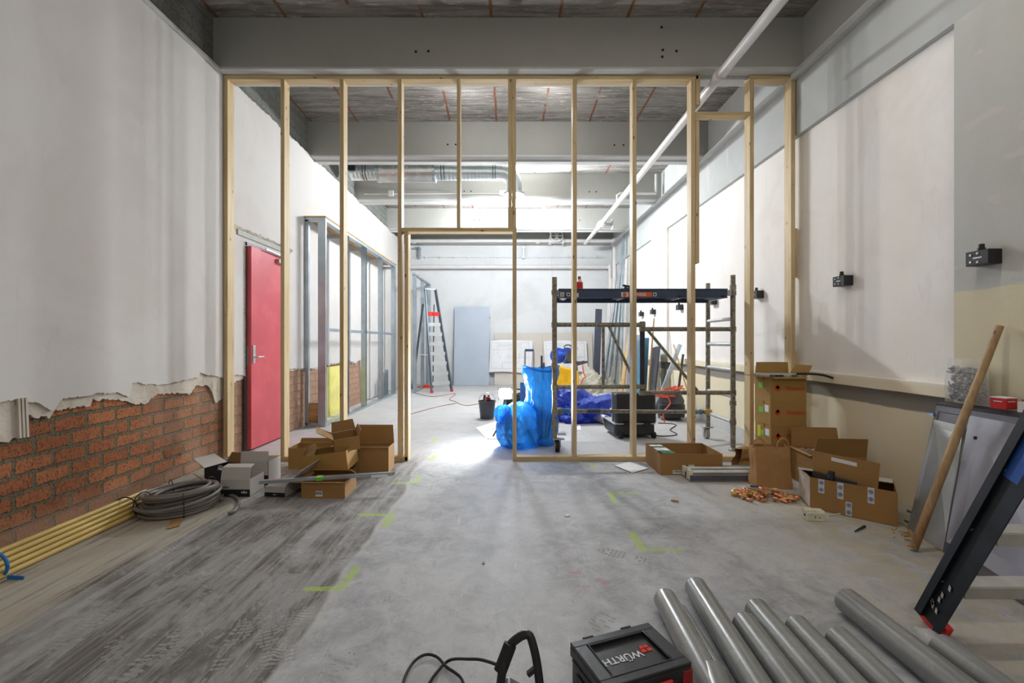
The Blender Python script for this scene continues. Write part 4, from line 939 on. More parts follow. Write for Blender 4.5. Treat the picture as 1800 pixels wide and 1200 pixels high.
def patch(par, c, w, h, mat, face='F', name='paper_label', bars=False):
    x, y, z = c; e_ = .0015
    mb = MB(); mb.bb((x-w/2, y-e_, z-h/2), (x+w/2, y, z+h/2)) if face == 'F' else mb.bb((x-e_, y-w/2, z-h/2), (x, y+w/2, z+h/2))
    o = obj(name, mb, mat, par)
    if bars:
        mb = MB(); k = 0; xx = -w*.42
        while xx < w*.42:
            bw = random.choice((.0015, .003)); 
            if face == 'F': mb.bb((x+xx, y-2*e_, z-h*.15), (x+xx+bw, y-e_, z+h*.38))
            else: mb.bb((x-2*e_, y+xx, z-h*.15), (x-e_, y+xx+bw, z+h*.38))
            xx += bw+.003
        obj('barcode', mb, BLACKP, o)
    return o
RF = (PI/2, 0, 0)
# left group
A = carton('open_carton', 'shallow brown carton with a barcode, lowest of the left box pile', 'box', (-1.355, 3.46, 0), 0, .32, .25, .115, {'F': (8, .02), 'L': (-5, .10), 'B': (150, .10)}, CARD)
patch(A, (-.03, -.125, .035), .05, .04, WHITEP, bars=True)
B0 = carton('open_carton', 'dented brown carton lying under the tilted olive box, behind the shallow barcode carton', 'box', (-1.46, 3.80, 0), .02, .33, .28, .07, {}, CARDIN, top=True)
B = carton('open_carton', 'tilted olive brown carton resting on top of the dented carton', 'box', (-1.455, 3.78, .102), .03, .345, .28, .150, {'L': (100, .05)}, CARDG, tilt=(0, -.13))
Cc = carton('open_carton', 'small torn brown carton with open flaps on top of the left box pile', 'box', (-1.37, 3.86, .255), .42, .20, .26, .11, {'F': (190, .02), 'B': (75, .09), 'L': (35, .14), 'R': (60, .05)}, CARD, tilt=(.05, -.12))
Dd = carton('open_carton', 'large open brown carton with its back flap up, right end of the left box pile', 'box', (-1.2225, 4.08, 0), 0, .355, .20, .225, {'B': (88, .16), 'L': (-4, .06), 'F': (2, .015)}, CARD)
Ee = carton('open_carton', 'brown carton partly hidden behind the left box pile, against the stud frame', 'box', (-1.80, 4.22, 0), .0, .36, .24, .19, {'B': (85, .04), 'R': (30, .08)}, CARDG)
# grey and black small cartons
def niko(name, label, loc, rz, wd, dp, h, flaps, txt=None, tilt=(0, 0), lid=None):
    r = thing(name, label, 'box', loc, rz, None, tilt); x, y = wd/2, dp/2; t = .003
    obj('body', MB().bb((-x, -y, 0), (x, -y+t, h)).bb((-x, y-t, 0), (x, y, h)).bb((-x, -y, 0), (-x+t, y, h)).bb((x-t, -y, 0), (x, y, h)).bb((-x, -y, 0), (x, y, t)), CARDW, r)
    plabel(obj('black_base_print', MB().bb((-x-.001, -y-.0015, 0), (x+.001, -y, h*.42)).bb((-x-.0015, -y, 0), (-x, y, h*.42)), BLACKP, r), 'black printed base band')
    for q in flaps: obj('flap', MB().slab(*q, t), CARDW, r)
    if txt: text(txt, h*.20, WHITEINK, r, (x*.62, -y-.002, h*.27), RF, 'brand_text', .02)
    return r
n1 = niko('grey_carton', 'grey and black carton with its panel raised, left of the pair by the cable coil', (-2.02, 3.47, 0), 0, .215, .20, .13, [((-.1075, -.10, .13), (.1075, -.10, .13), (.105, -.085, .215), (-.105, -.085, .215)), ((-.105, -.085, .215), (.105, -.085, .215), (.10, -.02, .225), (-.10, -.02, .225))], 'niko')
plabel(obj('upper_panel', MB().bb((-.1075, -.102, .056), (.1075, -.1005, .13)), CARDW, n1), 'grey printed panel')
text('niko', .03, BLACKP, n1, (-.07, -.1035, .072), RF, 'brand_text')
n2 = niko('grey_carton', 'taller grey and black carton standing behind the one beside the cable coil', (-2.03, 3.74, 0), 0, .225, .2, .19, [((-.11, -.1, .19), (.11, -.1, .19), (.11, -.09, .27), (-.11, -.09, .27))])
n3 = niko('grey_carton', 'long grey and black carton with a slanted lid flap under the metal strips', (-1.71, 3.52, 0), -.12, .16, .30, .075, [((.078, -.14, .075), (.078, .14, .075), (.19, .16, .21), (.19, -.12, .19))], None)
text('niko', .014, WHITEINK, n3, (0, -.152, .018), RF, 'brand_text')
n4 = thing('black_carton', 'open black carton with grey flaps behind the cable coil', 'box', (-2.30, 3.72, .0), -.35)
obj('body', MB().bb((-.12, -.1, 0), (.12, -.097, .13)).bb((-.12, .097, 0), (.12, .1, .13)).bb((-.12, -.1, 0), (-.117, .1, .13)).bb((.117, -.1, 0), (.12, .1, .13)).bb((-.12, -.1, 0), (.12, .1, .004)), BLACKP, n4)
plabel(obj('flap', MB().slab((-.12, .1, .13), (-.12, -.1, .13), (-.26, -.09, .19), (-.26, .09, .19), .003), CARDW, n4), 'grey flap')
plabel(obj('flap', MB().slab((.12, -.1, .13), (.12, .1, .13), (.26, .09, .115), (.26, -.09, .09), .003), CARDW, n4), 'grey flap')
plabel(obj('flap', MB().slab((.12, .1, .13), (-.12, .1, .13), (-.10, .13, .21), (.10, .13, .21), .003), CARDIN, n4), 'brown inner flap')
plabel(obj('flap', MB().slab((-.12, -.1, .02), (.0, -.1, .02), (-.05, -.14, .05), (-.25, -.12, .09), .003), CARDW, n4), 'grey flap')
mb = MB()
for k in range(14):
    p = Vector((random.uniform(-.08, .08), random.uniform(-.07, .07), random.uniform(.06, .13))); mb.box(p, (.03, .02, .02), Matrix.Rotation(random.random()*3, 3, 'Z'))
tag(obj('small_fixings', mb, GREYL), 'small metal and plastic fixings inside the open black carton', 'fixings', None, 'stuff').location = (-2.30, 3.72, 0)
# metal strips bundle
sa, sb_ = Vector((-1.80, 3.290, .125)), Vector((-.893, 3.503, .125)); sd = (sb_-sa).normalized(); sn = Vector((-sd.y, sd.x, 0))
for i in range(7):
    o = sn*((i % 4)*.0125)+Vector((0, 0, .0105*(i//4)))+(sn*.006 if i > 3 else Vector())
    tag(obj('metal_strip', MB().beam(sa+o, sb_+o+sd*.01*(i % 3), .0095, .012), ZINC), 'galvanised metal strip in the bundle lying across the left cartons', 'strip', 'metal strips on the left cartons')
c_ = sa.lerp(sb_, .44)+sn*.018+Vector((0, 0, .005))
tag(obj('green_tie', MB().beam(c_-sd*.02, c_+sd*.02, .054, .026).beam(c_+sd*.02, c_+sd*.06+Vector((0, -.02, .01)), .01, .003), GREENP), 'green tape around the bundle of metal strips', 'tape')
c_ = sa.lerp(sb_, .9)-sn*.007
tag(obj('strip_label', MB().beam(c_-sd*.06, c_+sd*.06, .002, .018), WHITEP), 'white paper label on the right end of the metal strips', 'label')

# cable coil
cc = Vector((-2.245, 3.13, 0)); ck = thing('cable_coil', 'big coil of grey electrical cable on the floor by the brick wall', 'cable', cc)
rn = random.Random(11); k = 0
for lay in range(6):
    for ringi in range(3):
        r = .230-.027*ringi+rn.uniform(-.012, .012)-.006*abs(lay-2); z0 = .014+lay*.024
        ex, ey = rn.uniform(-.012, .012), rn.uniform(-.012, .012); tz = rn.uniform(-.012, .012)+.022*(lay > 2); ph = rn.random()*6
        if lay < 3: ex -= .03
        pts = [(ex+r*math.cos(a), ey+r*math.sin(a), z0+tz*math.cos(a+ph)*.6+(.0 if lay < 3 else .012*math.cos(a))) for a in [2*PI*j/48 for j in range(49)]]
        pts = [(x, y, max(.012, z)) for x, y, z in pts]
        obj('cable_turn', MB().tube(pts, .0115, 10, False), CABLE, ck, smooth=True)
for a in (-.9, 1.2, 2.5, -2.4):
    ring = [((.205+.052*math.cos(b))*math.cos(a), (.205+.052*math.cos(b))*math.sin(a), .078+.085*math.sin(b)) for b in [2*PI*j/20 for j in range(21)]]
    obj('cable_tie', MB().tube([(x, y, max(.004, z)) for x, y, z in ring], .003, 6, False), BLACK, ck)
q = [F(392, 872), F(410, 874), F(420, 884), F(413, 900), F(402, 905)]
obj('cable_end', MB().tube(smooth_path([(cc.x+.2, cc.y+.12, .03)]+[p+Vector((0, 0, .012)) for p in q]), .0115, 8), CABLE, ck, world=True, smooth=True)
sheet('paper_tag', [(293, 931), (300, 915), (322, 913), (316, 925)], CARD, 'torn brown and white paper tag on the floor before the cable coil', 'paper', .004)
# yellow conduits
rn = random.Random(2)
CPOS = [(-2.45-.0195*i, .0145+.0225*i) for i in range(5)]+[(-2.482, .0145), (-2.513, .0145), (-2.544, .0145), (-2.504, .0405), (-2.535, .0405), (-2.527, .0665)]
for i, (x, z) in enumerate(CPOS):
    tag(obj('yellow_conduit', MB().tube([(x, -.5+rn.random()*.2, z), (x-.005, 3.12+.1*rn.random(), z)], .0142, 12), YPIPE, smooth=True), 'yellow plastic conduit pipe in the bundle along the brick wall', 'pipe', 'yellow conduit pipes along the brick wall')
ring = [(-2.505+.075*math.cos(b), 2.21, .06+.066*math.sin(b)) for b in [2*PI*j/20 for j in range(21)]]
tag(obj('blue_tape', MB().tube([(x, y, max(.004, z)) for x, y, z in ring], .008, 8, False).beam((-2.42, 2.2, .012), (-2.34, 2.2, .006), .004, .02), BLUETAPE), 'blue tape tied around the yellow conduit pipes', 'tape')
ring = [(-2.505+.078*math.cos(b), 2.98, .06+.07*math.sin(b)) for b in [2*PI*j/20 for j in range(21)]]
tag(obj('black_tie', MB().tube([(x, y, max(.004, z)) for x, y, z in ring], .004, 6, False), BLACK), 'thin black tie around the yellow conduits near the coil', 'tie')

# ------------------------------------------------------------------ right group
for i in range(4):
    FH = .205; nm = ['at the floor, lowest of the four stacked', 'second from the floor of the four stacked', 'third from the floor of the four stacked', 'open with raised flaps, topmost of the four stacked'][i]
    fx = carton('printed_carton', 'brown carton with red printing, '+nm, 'box', (2.434+(.004 if i == 1 else 0), 4.075, .003+i*(FH+.004)), 0, .312, .25, FH, {} if i < 3 else {'F': (-6, .05), 'B': (90, .125), 'L': (4, .12), 'R': (60, .12)}, CARDG, top=(i < 3))
    text('Flamco', .052, REDINK, fx, (.06, -.1262, .112), RF, 'brand_text', .012, 1.05)
    dm = MB()
    for z0, s_ in ((.112, 1), (.126, .8)):
        dm.add([(-.095-.026*s_, -.1275, z0), (-.095, -.1275, z0-.026*s_), (-.095+.026*s_, -.1275, z0), (-.095, -.1275, z0+.026*s_)], [(0, 1, 2, 3)])
    obj('logo', dm, REDINK, fx)
    plabel(patch(fx, (-.1565, .02, .12 if i < 3 else .13), .07, .05, GREENP, 'L', 'sticker'), 'green sticker')
    if i < 3: patch(fx, (-.1565, -.07, .14), .06, .06, WHITEP, 'L')
    if i == 1: plabel(patch(fx, (-.1570, .06, .13), .05, .10, YELLOWS, 'L', 'sticker'), 'yellow sticker')
    patch(fx, (-.1562, -.02, .19), .03, .03, CARDIN, 'L', 'packing_tape')
un = thing('electronics_tray', 'flat metal electronics unit lying in the open top carton of the stack', 'device', (2.40, 4.07, .842))
obj('casing', MB().bb((-.13, -.12, 0), (.15, .12, .022)), ALU, un, bevel=.002)
plabel(obj('front_panel', MB().bb((-.13, -.124, .002), (-.09, -.119, .020)).bb((.06, -.124, .002), (.11, -.119, .020)), simple('green_panel', C(70, 110, 70), .5), un), 'green front pieces')
obj('connector_row', MB().bb((-.085, -.124, .004), (-.01, -.119, .018)), BLACK, un)
tag(obj('perforated_strap', MB().tube(smooth_path([(2.50, 3.94, .872), (2.60, 3.92, .872), (2.70, 3.90, .862), (2.77, 3.88, .838)]), .010, 8), BLACK, smooth=True), 'black perforated strap hanging off the top carton of the stack', 'strap')
ob = carton('open_carton', 'low wide open brown carton standing at the partition foot, right of the doorway', 'box', (1.578, 4.125, 0), 0, .535, .42, .183, {}, CARD)
patch(ob, (-.10, -.21, .028), .12, .03, WHITEP, bars=True); patch(ob, (.0, -.21, .075), .05, .028, WHITEP)
for i, x in enumerate((1.34, 1.40)):
    g = thing('lamp_carton', 'white and green small carton inside the low open carton, %s' % ('left' if i == 0 else 'right'), 'box', (x+.025, 4.13, .006), .05)
    obj('body', MB().bb((-.028, -.17, 0), (.028, .17, .17)), WHITEP, g, bevel=.002)
    plabel(obj('print_band', MB().bb((-.0285, -.171, .12), (.0285, -.06, .1715)).bb((-.0285, .05, .168), (.0285, .10, .1715)), simple('green_print', C(40, 110, 70), .6), g), 'green printed band')
# fluorescent fittings
for i, (y, z, lb) in enumerate(((3.77, 0, 'front'), (3.88, 0, 'rear'))):
    ff = thing('fluorescent_fitting', 'grey fluorescent lamp fitting lying on the floor, %s one of two' % lb, 'light fitting', (1.85, y, 0))
    obj('casing', MB().bb((-.36, -.045, .004), (.42, .045, .012)).bb((-.36, -.045, .012), (.42, -.040, .055)).bb((-.36, .040, .012), (.42, .045, .085)).bb((-.36, -.045, .05), (.42, -.03, .055)), GREYL, ff, bevel=.002)
    obj('tube', MB().tube([(-.33, 0, .07), (.42, 0, .07)], .014, 12), WTUBE, ff, smooth=True)
    obj('socket', MB().bb((-.36, -.03, .012), (-.33, .03, .09)), IVORY, ff, bevel=.004)
    obj('cover', MB().bb((-.36, -.047, .010), (.42, -.0455, .052)), simple('smoky_cover', C(84, 82, 94), .2), ff)
# paper bags
def paperbag(loc, rz, w, d, h, seed, label, lying=False):
    r = thing('paper_bag', label, 'bag', loc, rz); mb = MB(); nx, nz = 14, 18; vs = []; fs = []
    per = []
    for i in range(nx): per.append((-w/2+w*i/nx, -d/2))
    for i in range(8): per.append((w/2, -d/2+d*i/8))
    for i in range(nx): per.append((w/2-w*i/nx, d/2))
    for i in range(8): per.append((-w/2, d/2-d*i/8))
    n = len(per)
    for j in range(nz+1):
        v = j/nz; z = h*v
        for (x, y) in per:
            sx = 1-.05*v; sy = 1-.35*v if not lying else (1-.5*v)
            k = noise.fractal(Vector((x*7+seed, y*7, z*5)), 1.0, 2.0, 3)*(.012 if not lying else .045)
            L = math.hypot(x, y); vs.append((x*sx+x/L*k, y*sy+y/L*k, z+.01*noise.noise(Vector((x*12, y*12, seed)))*v))
    for j in range(nz):
        for k in range(n): fs.append((j*n+k, j*n+(k+1) % n, (j+1)*n+(k+1) % n, (j+1)*n+k))
    fs.append(tuple(range(n))[::-1]); obj('bag_body', mb.add(vs, fs), PAPERB, r)
    return r
pb = paperbag((2.08, 3.62, 0), -.08, .27, .15, .325, 2.0, 'upright brown paper carrier bag with handles behind the copper fittings')
for s in (-1,): 
    for x in (-.10, .08):
        ring = [(x+.045*math.cos(a)-.0, -.045+.0*a, .315+.075*math.sin(a)) for a in [PI*k/12 for k in range(13)]]
        obj('handle', MB().tube(ring, .007, 6), PAPERB, pb, smooth=True)
pl = paperbag((2.14, 4.05, .10), 0, .19, .18, .33, 7.0, 'crumpled brown paper bag lying on its side behind the upright paper bag', True)
pl.rotation_euler = (0, -PI/2+.05, .2); pl.location = (2.34, 4.08, .098)
# copper fittings pile
def arc(r, a0, a1, n=10, c=(0, 0, 0)): return [(c[0]+r*math.cos(a0+(a1-a0)*k/n), c[1]+r*math.sin(a0+(a1-a0)*k/n), c[2]) for k in range(n+1)]
def m_elbow():
    mb = MB().tube(arc(.028, 0, PI/2), .0095, 12).tube([(.028, -.018, 0), (.028, .002, 0)], .0115, 12).tube([(-.018, .028, 0), (.002, .028, 0)], .0115, 12); return mb
def m_tee(): return MB().tube([(-.035, 0, 0), (.035, 0, 0)], .0105, 12).tube([(0, 0, 0), (0, .03, 0)], .0105, 12).tube([(-.037, 0, 0), (-.022, 0, 0)], .0125, 12).tube([(.022, 0, 0), (.037, 0, 0)], .0125, 12)
def m_coup(): return MB().tube([(-.022, 0, 0), (.022, 0, 0)], .010, 12).tube([(-.024, 0, 0), (-.010, 0, 0)], .0125, 12)
def m_hex(): return MB().tube([(-.018, 0, 0), (.004, 0, 0)], .016, 6).tube([(.004, 0, 0), (.022, 0, 0)], .011, 14)
def m_valve(): return MB().tube([(-.028, 0, 0), (.028, 0, 0)], .011, 12).tube([(-.012, 0, 0), (.012, 0, 0)], .018, 8).tube([(0, 0, .01), (0, 0, .03)], .007, 8)
def m_bend(): return MB().tube(arc(.045, 0, PI, 14), .0095, 12)
kinds = [('copper_elbow', m_elbow(), COPPER, 'copper elbow fitting in the pile before the paper bag', 'copper elbows in the pile', 16),
         ('copper_tee', m_tee(), COPPER, 'copper tee fitting in the pile before the paper bag', 'copper tees in the pile', 12),
         ('copper_coupling', m_coup(), COPPER, 'straight copper coupling in the pile before the paper bag', 'copper couplings in the pile', 15),
         ('brass_nut_fitting', m_hex(), BRASS, 'brass hexagon fitting in the pile before the paper bag', 'brass fittings in the pile', 14),
         ('brass_valve', m_valve(), BRASS, 'small brass valve in the pile before the paper bag', 'brass valves in the pile', 7),
         ('copper_bend', m_bend(), COPPER, 'curved copper bend in the pile before the paper bag', 'copper bends in the pile', 4)]
rn = random.Random(5); pc = Vector((1.885, 3.36, 0)); seq = []
for nm, mb, mt, lb, gp, cnt in kinds:
    p = tag(obj(nm, mb, mt, smooth=True), lb, 'pipe fitting', gp); seq.append(p)
    for _ in range(cnt-1):
        c = p.copy(); COL.objects.link(c); seq.append(c)
rn.shuffle(seq)
for i, o in enumerate(seq):
    while True:
        x, y = rn.uniform(-.22, .22), rn.uniform(-.14, .14)
        if (x/.22)**2+(y/.13)**2 < 1: break
    ht = max(0, 1-(x/.2)**2-(y/.12)**2)
    o.location = (pc.x+x, pc.y+y*1.0-.25*x*.5, .0135+rn.random()*.045*ht); o.rotation_euler = (rn.uniform(-.25, .25), rn.uniform(-.25, .25), rn.random()*6.28)
for i, (dx, dy, a) in enumerate(((-.03, -.05, -.9), (.07, -.02, -.45), (-.07, 0, -.7))):
    c = pc+Vector((dx, dy, .062)); v = Vector((math.cos(a), math.sin(a), -.1))*.055
    tag(obj('hex_key', MB().tube([c-v+Vector((.008, .014, 0)), c-v, c+v], .0028, 6), STEEL, smooth=True), 'bright thin hex key lying on the copper fittings', 'tool', 'hex keys on the fittings')
tag(obj('blue_tag', MB().beam(pc+Vector((-.07, .05, .066)), pc+Vector((-.01, .06, .062)), .012, .012), BLUEINK), 'blue plastic strip on top of the copper fittings pile', 'strip')
# debris box stack behind the taped box
lowb = carton('closed_carton', 'plain brown carton under the open debris carton near the right wall', 'box', (2.565, 3.66, 0), -.12, .38, .34, .15, {}, CARD, top=True)
deb = carton('open_carton', 'open brown carton of packing waste with tall ragged flaps near the right wall', 'box', (2.565, 3.66, .156), -.12, .38, .34, .11, {'B': (80, .16), 'F': (75, .15), 'L': (-30, .02)}, CARD)
mb = MB(); vs = []; fs = []; N = 26
for j in range(N+1):
    for i in range(N+1):
        x, y = -.18+.36*i/N, -.16+.32*j/N; vs.append((x, y, .09+.03*noise.fractal(Vector((x*14, y*14, 2)), .7, 2.2, 4)))
for j in range(N):
    for i in range(N): k = j*(N+1)+i; fs.append((k, k+1, k+N+2, k+N+1))
fill = tag(obj('packing_waste', mb.add(vs, fs), simple('waste_mix', C(150, 132, 116), .8, 0, .5, 22, .5, 30)), 'grey and white packing waste filling the open ragged carton', 'waste', None, 'stuff')
fill.location = deb.location; fill.rotation_euler = deb.rotation_euler
# taped box
tb = thing('taped_carton', 'large crushed brown carton with white printed tape strips near the right wall', 'box', (2.3, 3.1, 0))
bl, br, bR, bL = Vector((2.084, 3.14, 0)), Vector((2.415, 2.82, 0)), Vector((2.62, 3.10, 0)), Vector((2.165, 3.38, 0)); up_ = Vector((0, 0, .215))
mb = MB()
for a, b in ((bl, br), (br, bR), (bR, bL), (bL, bl)): mb.slab(a, b, b+up_, a+up_, .004)
mb.slab(bl, br, bR, bL, -.004)
obj('body', mb, CARD, tb, world=True)
fd = (br-bl).normalized(); nn = Vector((fd.y, -fd.x, 0))
def onf(s_, z, o=.001): return bl+fd*s_+nn*o+Vector((0, 0, z))
h0, h1 = .012, .38
obj('flap', MB().slab(onf(.005, .205, -.06), onf(.36, .20, -.06), onf(.37, .362, -.075), onf(.0, .385, -.075), .004), CARD, tb, world=True)
patch_q = MB().slab(onf(.11, .335, -.070), onf(.25, .32, -.070), onf(.25, .345, -.070), onf(.11, .36, -.070), .002)
obj('paper_label', patch_q, WHITEP, tb, world=True)
obj('flap', MB().slab(bR+up_, bL+up_, bL+up_+Vector((-.08, -.1, .02)), bR+up_+Vector((-.1, -.12, .01)), .004), CARDW, tb, world=True)
plabel(obj('side_wrap', MB().slab(bL+Vector((-.004, 0, .01)), bl+Vector((-.004, .0, .01)), bl+Vector((-.004, 0, .21)), bL+Vector((-.004, 0, .22)), .003), simple('wrap', C(206, 200, 190), .6, 0, .1, 12), tb, world=True), 'pale torn wrapping on the left side')
for s_, z0, z1 in ((.065, .12, .212), (.17, .105, .212), (.215, .006, .095), (.33, .115, .215)):
    o = obj('tape_strip', MB().slab(onf(s_-.017, z0), onf(s_+.017, z0), onf(s_+.017, z1), onf(s_-.017, z1), .001), simple('tape_white', C(206, 210, 220), .4), tb, world=True)
    for zc in ((z0+z1)/2-.022, (z0+z1)/2+.025):
        c = onf(s_, zc, .0025); ring = [c+fd*(.011*math.cos(a))+Vector((0, 0, .011*math.sin(a))) for a in [2*PI*k/16 for k in range(17)]]
        obj('tape_logo', MB().tube(ring, .0014, 4, False).tube([c-fd*.006, c+fd*.006], .0016, 4).tube([c+Vector((0, 0, -.007)), c+Vector((0, 0, .006))], .0014, 4), BLUEINK, tb, world=True)
vn = thing('vacuum_nozzle', 'black vacuum floor nozzle resting in the top of the taped carton', 'nozzle', onf(.1, .2, -.03))
obj('nozzle_bar', MB().slab(onf(.01, .215, -.012), onf(.255, .195, -.012), onf(.255, .228, -.02), onf(.01, .258, -.02), .03), BLACK, vn, world=True, bevel=.006)
obj('neck', MB().tube([onf(.115, .225, -.01), onf(.12, .275, -.02)], [.024, .018], 14), BLACK, vn, world=True, smooth=True)
# socket box
sb = F(1438, 917); so = thing('socket_block', 'ivory plastic surface socket block lying on the floor before the taped carton', 'socket', (sb.x, sb.y+.04, 0), -.12)
obj('box_body', MB().bb((-.055, -.035, 0), (.055, .04, .055)), IVORY, so, bevel=.005)
obj('cover_plate', MB().bb((-.058, -.02, .05), (.0, .045, .065)).bb((.003, -.02, .05), (.058, .04, .062)), IVORY, so, bevel=.004)
obj('cable_hole', MB().tube([(-.056, 0, .028), (-.0545, 0, .028)], .010, 12).bb((-.01, -.0365, .02), (-.006, -.035, .035)).bb((.015, -.0365, .02), (.019, -.035, .03)), BLACK, so)
fl([(1455, 907), (1490, 903), (1530, 903), (1575, 916), (1600, 928)], .005, IVORY, 'white_cable', 'white cable running from the ivory socket block past the taped carton')
tag(obj('screwdriver_bit', MB().tube([F(1503, 936)+Vector((0, 0, .008)), F(1520, 927)+Vector((0, 0, .008))], [.004, .008], 8), BLACK), 'small dark tool piece on the floor right of the socket block', 'tool')
tag(obj('wood_scrap', MB().box(F(1186, 881)+Vector((0, 0, .006)), (.05, .025, .012), Matrix.Rotation(-.4, 3, 'Z')), HANDLEWOOD), 'small brown scrap on the open floor left of the copper fittings', 'scrap')
tag(obj('floor_crumb', MB().box(F(850, 990)+Vector((0, 0, .003)), (.012, .02, .006)), HANDLEWOOD), 'tiny brown crumb on the middle of the floor', 'scrap')
tag(obj('floor_crumb', MB().box(F(997, 907)+Vector((0, 0, .004)), (.03, .02, .008), Matrix.Rotation(.5, 3, 'Z')), WHITEP), 'tiny pale crumb on the floor below the doorway right edge', 'scrap')
mb = MB(); rn = random.Random(9)
for k in range(70):
    p = F(1603+rn.gauss(0, 14), 940+rn.gauss(0, 6)); mb.box((p.x, p.y, .005), (rn.uniform(.008, .025), .006, .006), Matrix.Rotation(rn.random()*3, 3, 'Z'))
tag(obj('wood_shavings', mb, BATTEN), 'pale wood shavings on the floor at the foot of the leaning frame', 'shavings', None, 'stuff')

# ------------------------------------------------------------------ leaning frame, boards, handle, ladder at right
def LP(s_, t, off=0):      # plane of the leaning frame: s along the wall towards the camera, t up
    b = Vector((2.46-.22*s_, 2.80-s_, 0)); tp = Vector((2.70, 2.87-s_, .75)); n = Vector((-.95, 0, .3)).normalized()
    return b.lerp(tp, t)+n*off
lf = thing('leaning_steel_frame', 'dark grey steel frame leaning on the right wall behind the wooden handle', 'frame', LP(.5, 0))
def lslab(s0, t0, s1, t1, off, th): return MB().slab(LP(s0, t0, off), LP(s1, t0, off), LP(s1, t1, off), LP(s0, t1, off), th)
mb = MB(); S1 = 1.15
for q in ((0, 0, .025, 1), (S1-.03, 0, S1, 1), (0, .95, S1, 1)): 
    m_ = lslab(*q, 0, .03); mb.add(m_.v, m_.f)
obj('border', mb, FRAMEG, lf, world=True, bevel=.003)
m_ = MB().slab(LP(0, 1, 0), LP(S1, 1, 0), LP(S1, 1, 0)+Vector((.075, 0, .01)), LP(0, 1, 0)+Vector((.075, 0, .01)), -.012)
obj('top_ledge', m_, FRAMEG, lf, world=True)
obj('inner_panel', lslab(.02, .87, S1, .96, -.004, .008), FRAMEG, lf, world=True)
for t_ in (.92, .05, .13): obj('catch', MB().box(LP(-.01, t_, .0), (.02, .03, .015)), STEEL, lf, world=True)
tag(obj('zinc_sheet', MB().slab(LP(.012, .0, .012), LP(.34, .0, .012), LP(.21, .87, .012), LP(.02, .88, .012), .004), SHEET), 'shiny scuffed metal sheet leaning inside the steel frame behind the handle', 'metal sheet')
tag(obj('dark_board', MB().slab(LP(.33, .0, .03), LP(1.1, .0, .05), LP(1.1, .62, .05), LP(.26, .62, .03), .012), DARKB), 'dark brown board leaning low against the steel frame, behind the front ladder', 'board')
gp = thing('smooth_board', 'smooth grey violet panel leaning against the frame right of the handle', 'board', LP(.5, .1, .05))
obj('board', MB().slab(LP(.36, .08, .055), LP(1.0, .05, .06), LP(.92, .93, .055), LP(.27, .95, .055), .012), GREYW, gp, world=True)
obj('keyhole', MB().tube([LP(.34, .80, .053), LP(.34, .80, .058)], .010, 12), HOLE, gp, world=True)
tag(obj('wooden_handle', MB().tube([(2.228, 2.50, .012), (2.48, 2.52, .62), (2.735, 2.53, 1.235)], [.020, .021, .017], 18), HANDLEWOOD, smooth=True), 'thick round wooden tool handle leaning diagonally against the right wall', 'handle')
# things on the ledge
zl = .78
cb = thing('clip_bag', 'clear plastic bag of grey clips on top of the leaning steel frame', 'bag', (2.73, 2.70, zl))
def pillow(c, w_, h_, d_, seed, n=22):
    mb = MB(); vs = []; fs = []
    for sgn in (-1, 1):
        for j in range(n+1):
            for i in range(n+1):
                u, v = i/n*2-1, j/n*2-1; th = d_/2*max(0, (1-u*u)*(1-v*v))**.5*(1-.3*v)*(1+.35*noise.fractal(Vector((u*3+seed, v*3, sgn)), .8, 2, 3))
                vs.append((c[0]+sgn*th, c[1]-u*w_/2*(1-.08*v), c[2]+(v+1)/2*h_))
    m = (n+1)**2
    for s2 in range(2):
        for j in range(n):
            for i in range(n): k = s2*m+j*(n+1)+i; fs.append((k, k+1, k+n+2, k+n+1))
    return mb.add(vs, fs)
obj('plastic_film', pillow((2.72, 2.70, zl), .25, .27, .085, 1.1), CLEAR, cb, world=True, smooth=True)
GCL = simple('grey_clips', C(150, 150, 156), .5, 0, .15, 20)
mb = MB(); rn = random.Random(3)
for k in range(340):
    p = Vector((2.72+rn.uniform(-.025, .025), 2.70+rn.uniform(-.095, .095), zl+.015+rn.random()**1.05*.20)); R_ = Matrix.Rotation(rn.random()*3, 3, 'X') @ Matrix.Rotation(rn.random()*3, 3, 'Z')
    mb.box(p, (.005, .026, .006), R_)
tag(obj('plastic_clips', mb, GCL), 'heap of small grey plastic clips inside the clear bag', 'clips', None, 'stuff')
rb = thing('red_box', 'small red and white box on top of the leaning steel frame', 'box', (2.705, 2.485, zl+.004), .12)
obj('body', MB().bb((-.035, -.038, 0), (.035, .038, .062)), RED, rb, bevel=.002)
plabel(obj('white_top', MB().bb((-.0355, -.0385, .058), (.0355, .0385, .0635)), WHITEP, rb), 'white top')
obj('print_lines', MB().bb((-.0365, -.02, .038), (-.035, .02, .043)).bb((-.025, -.0395, .04), (.02, -.038, .045)), WHITEINK, rb)
wb = thing('white_box', 'white carton with a brown lid edge on the leaning frame at the right edge', 'box', (2.72, 2.32, zl), .08)
obj('body', MB().bb((-.045, -.09, 0), (.045, .07, .055)), WHITEP, wb, bevel=.002)
plabel(obj('lid', MB().bb((-.02, -.02, .055), (.045, .07, .066)), CARDIN, wb), 'brown cardboard lid')
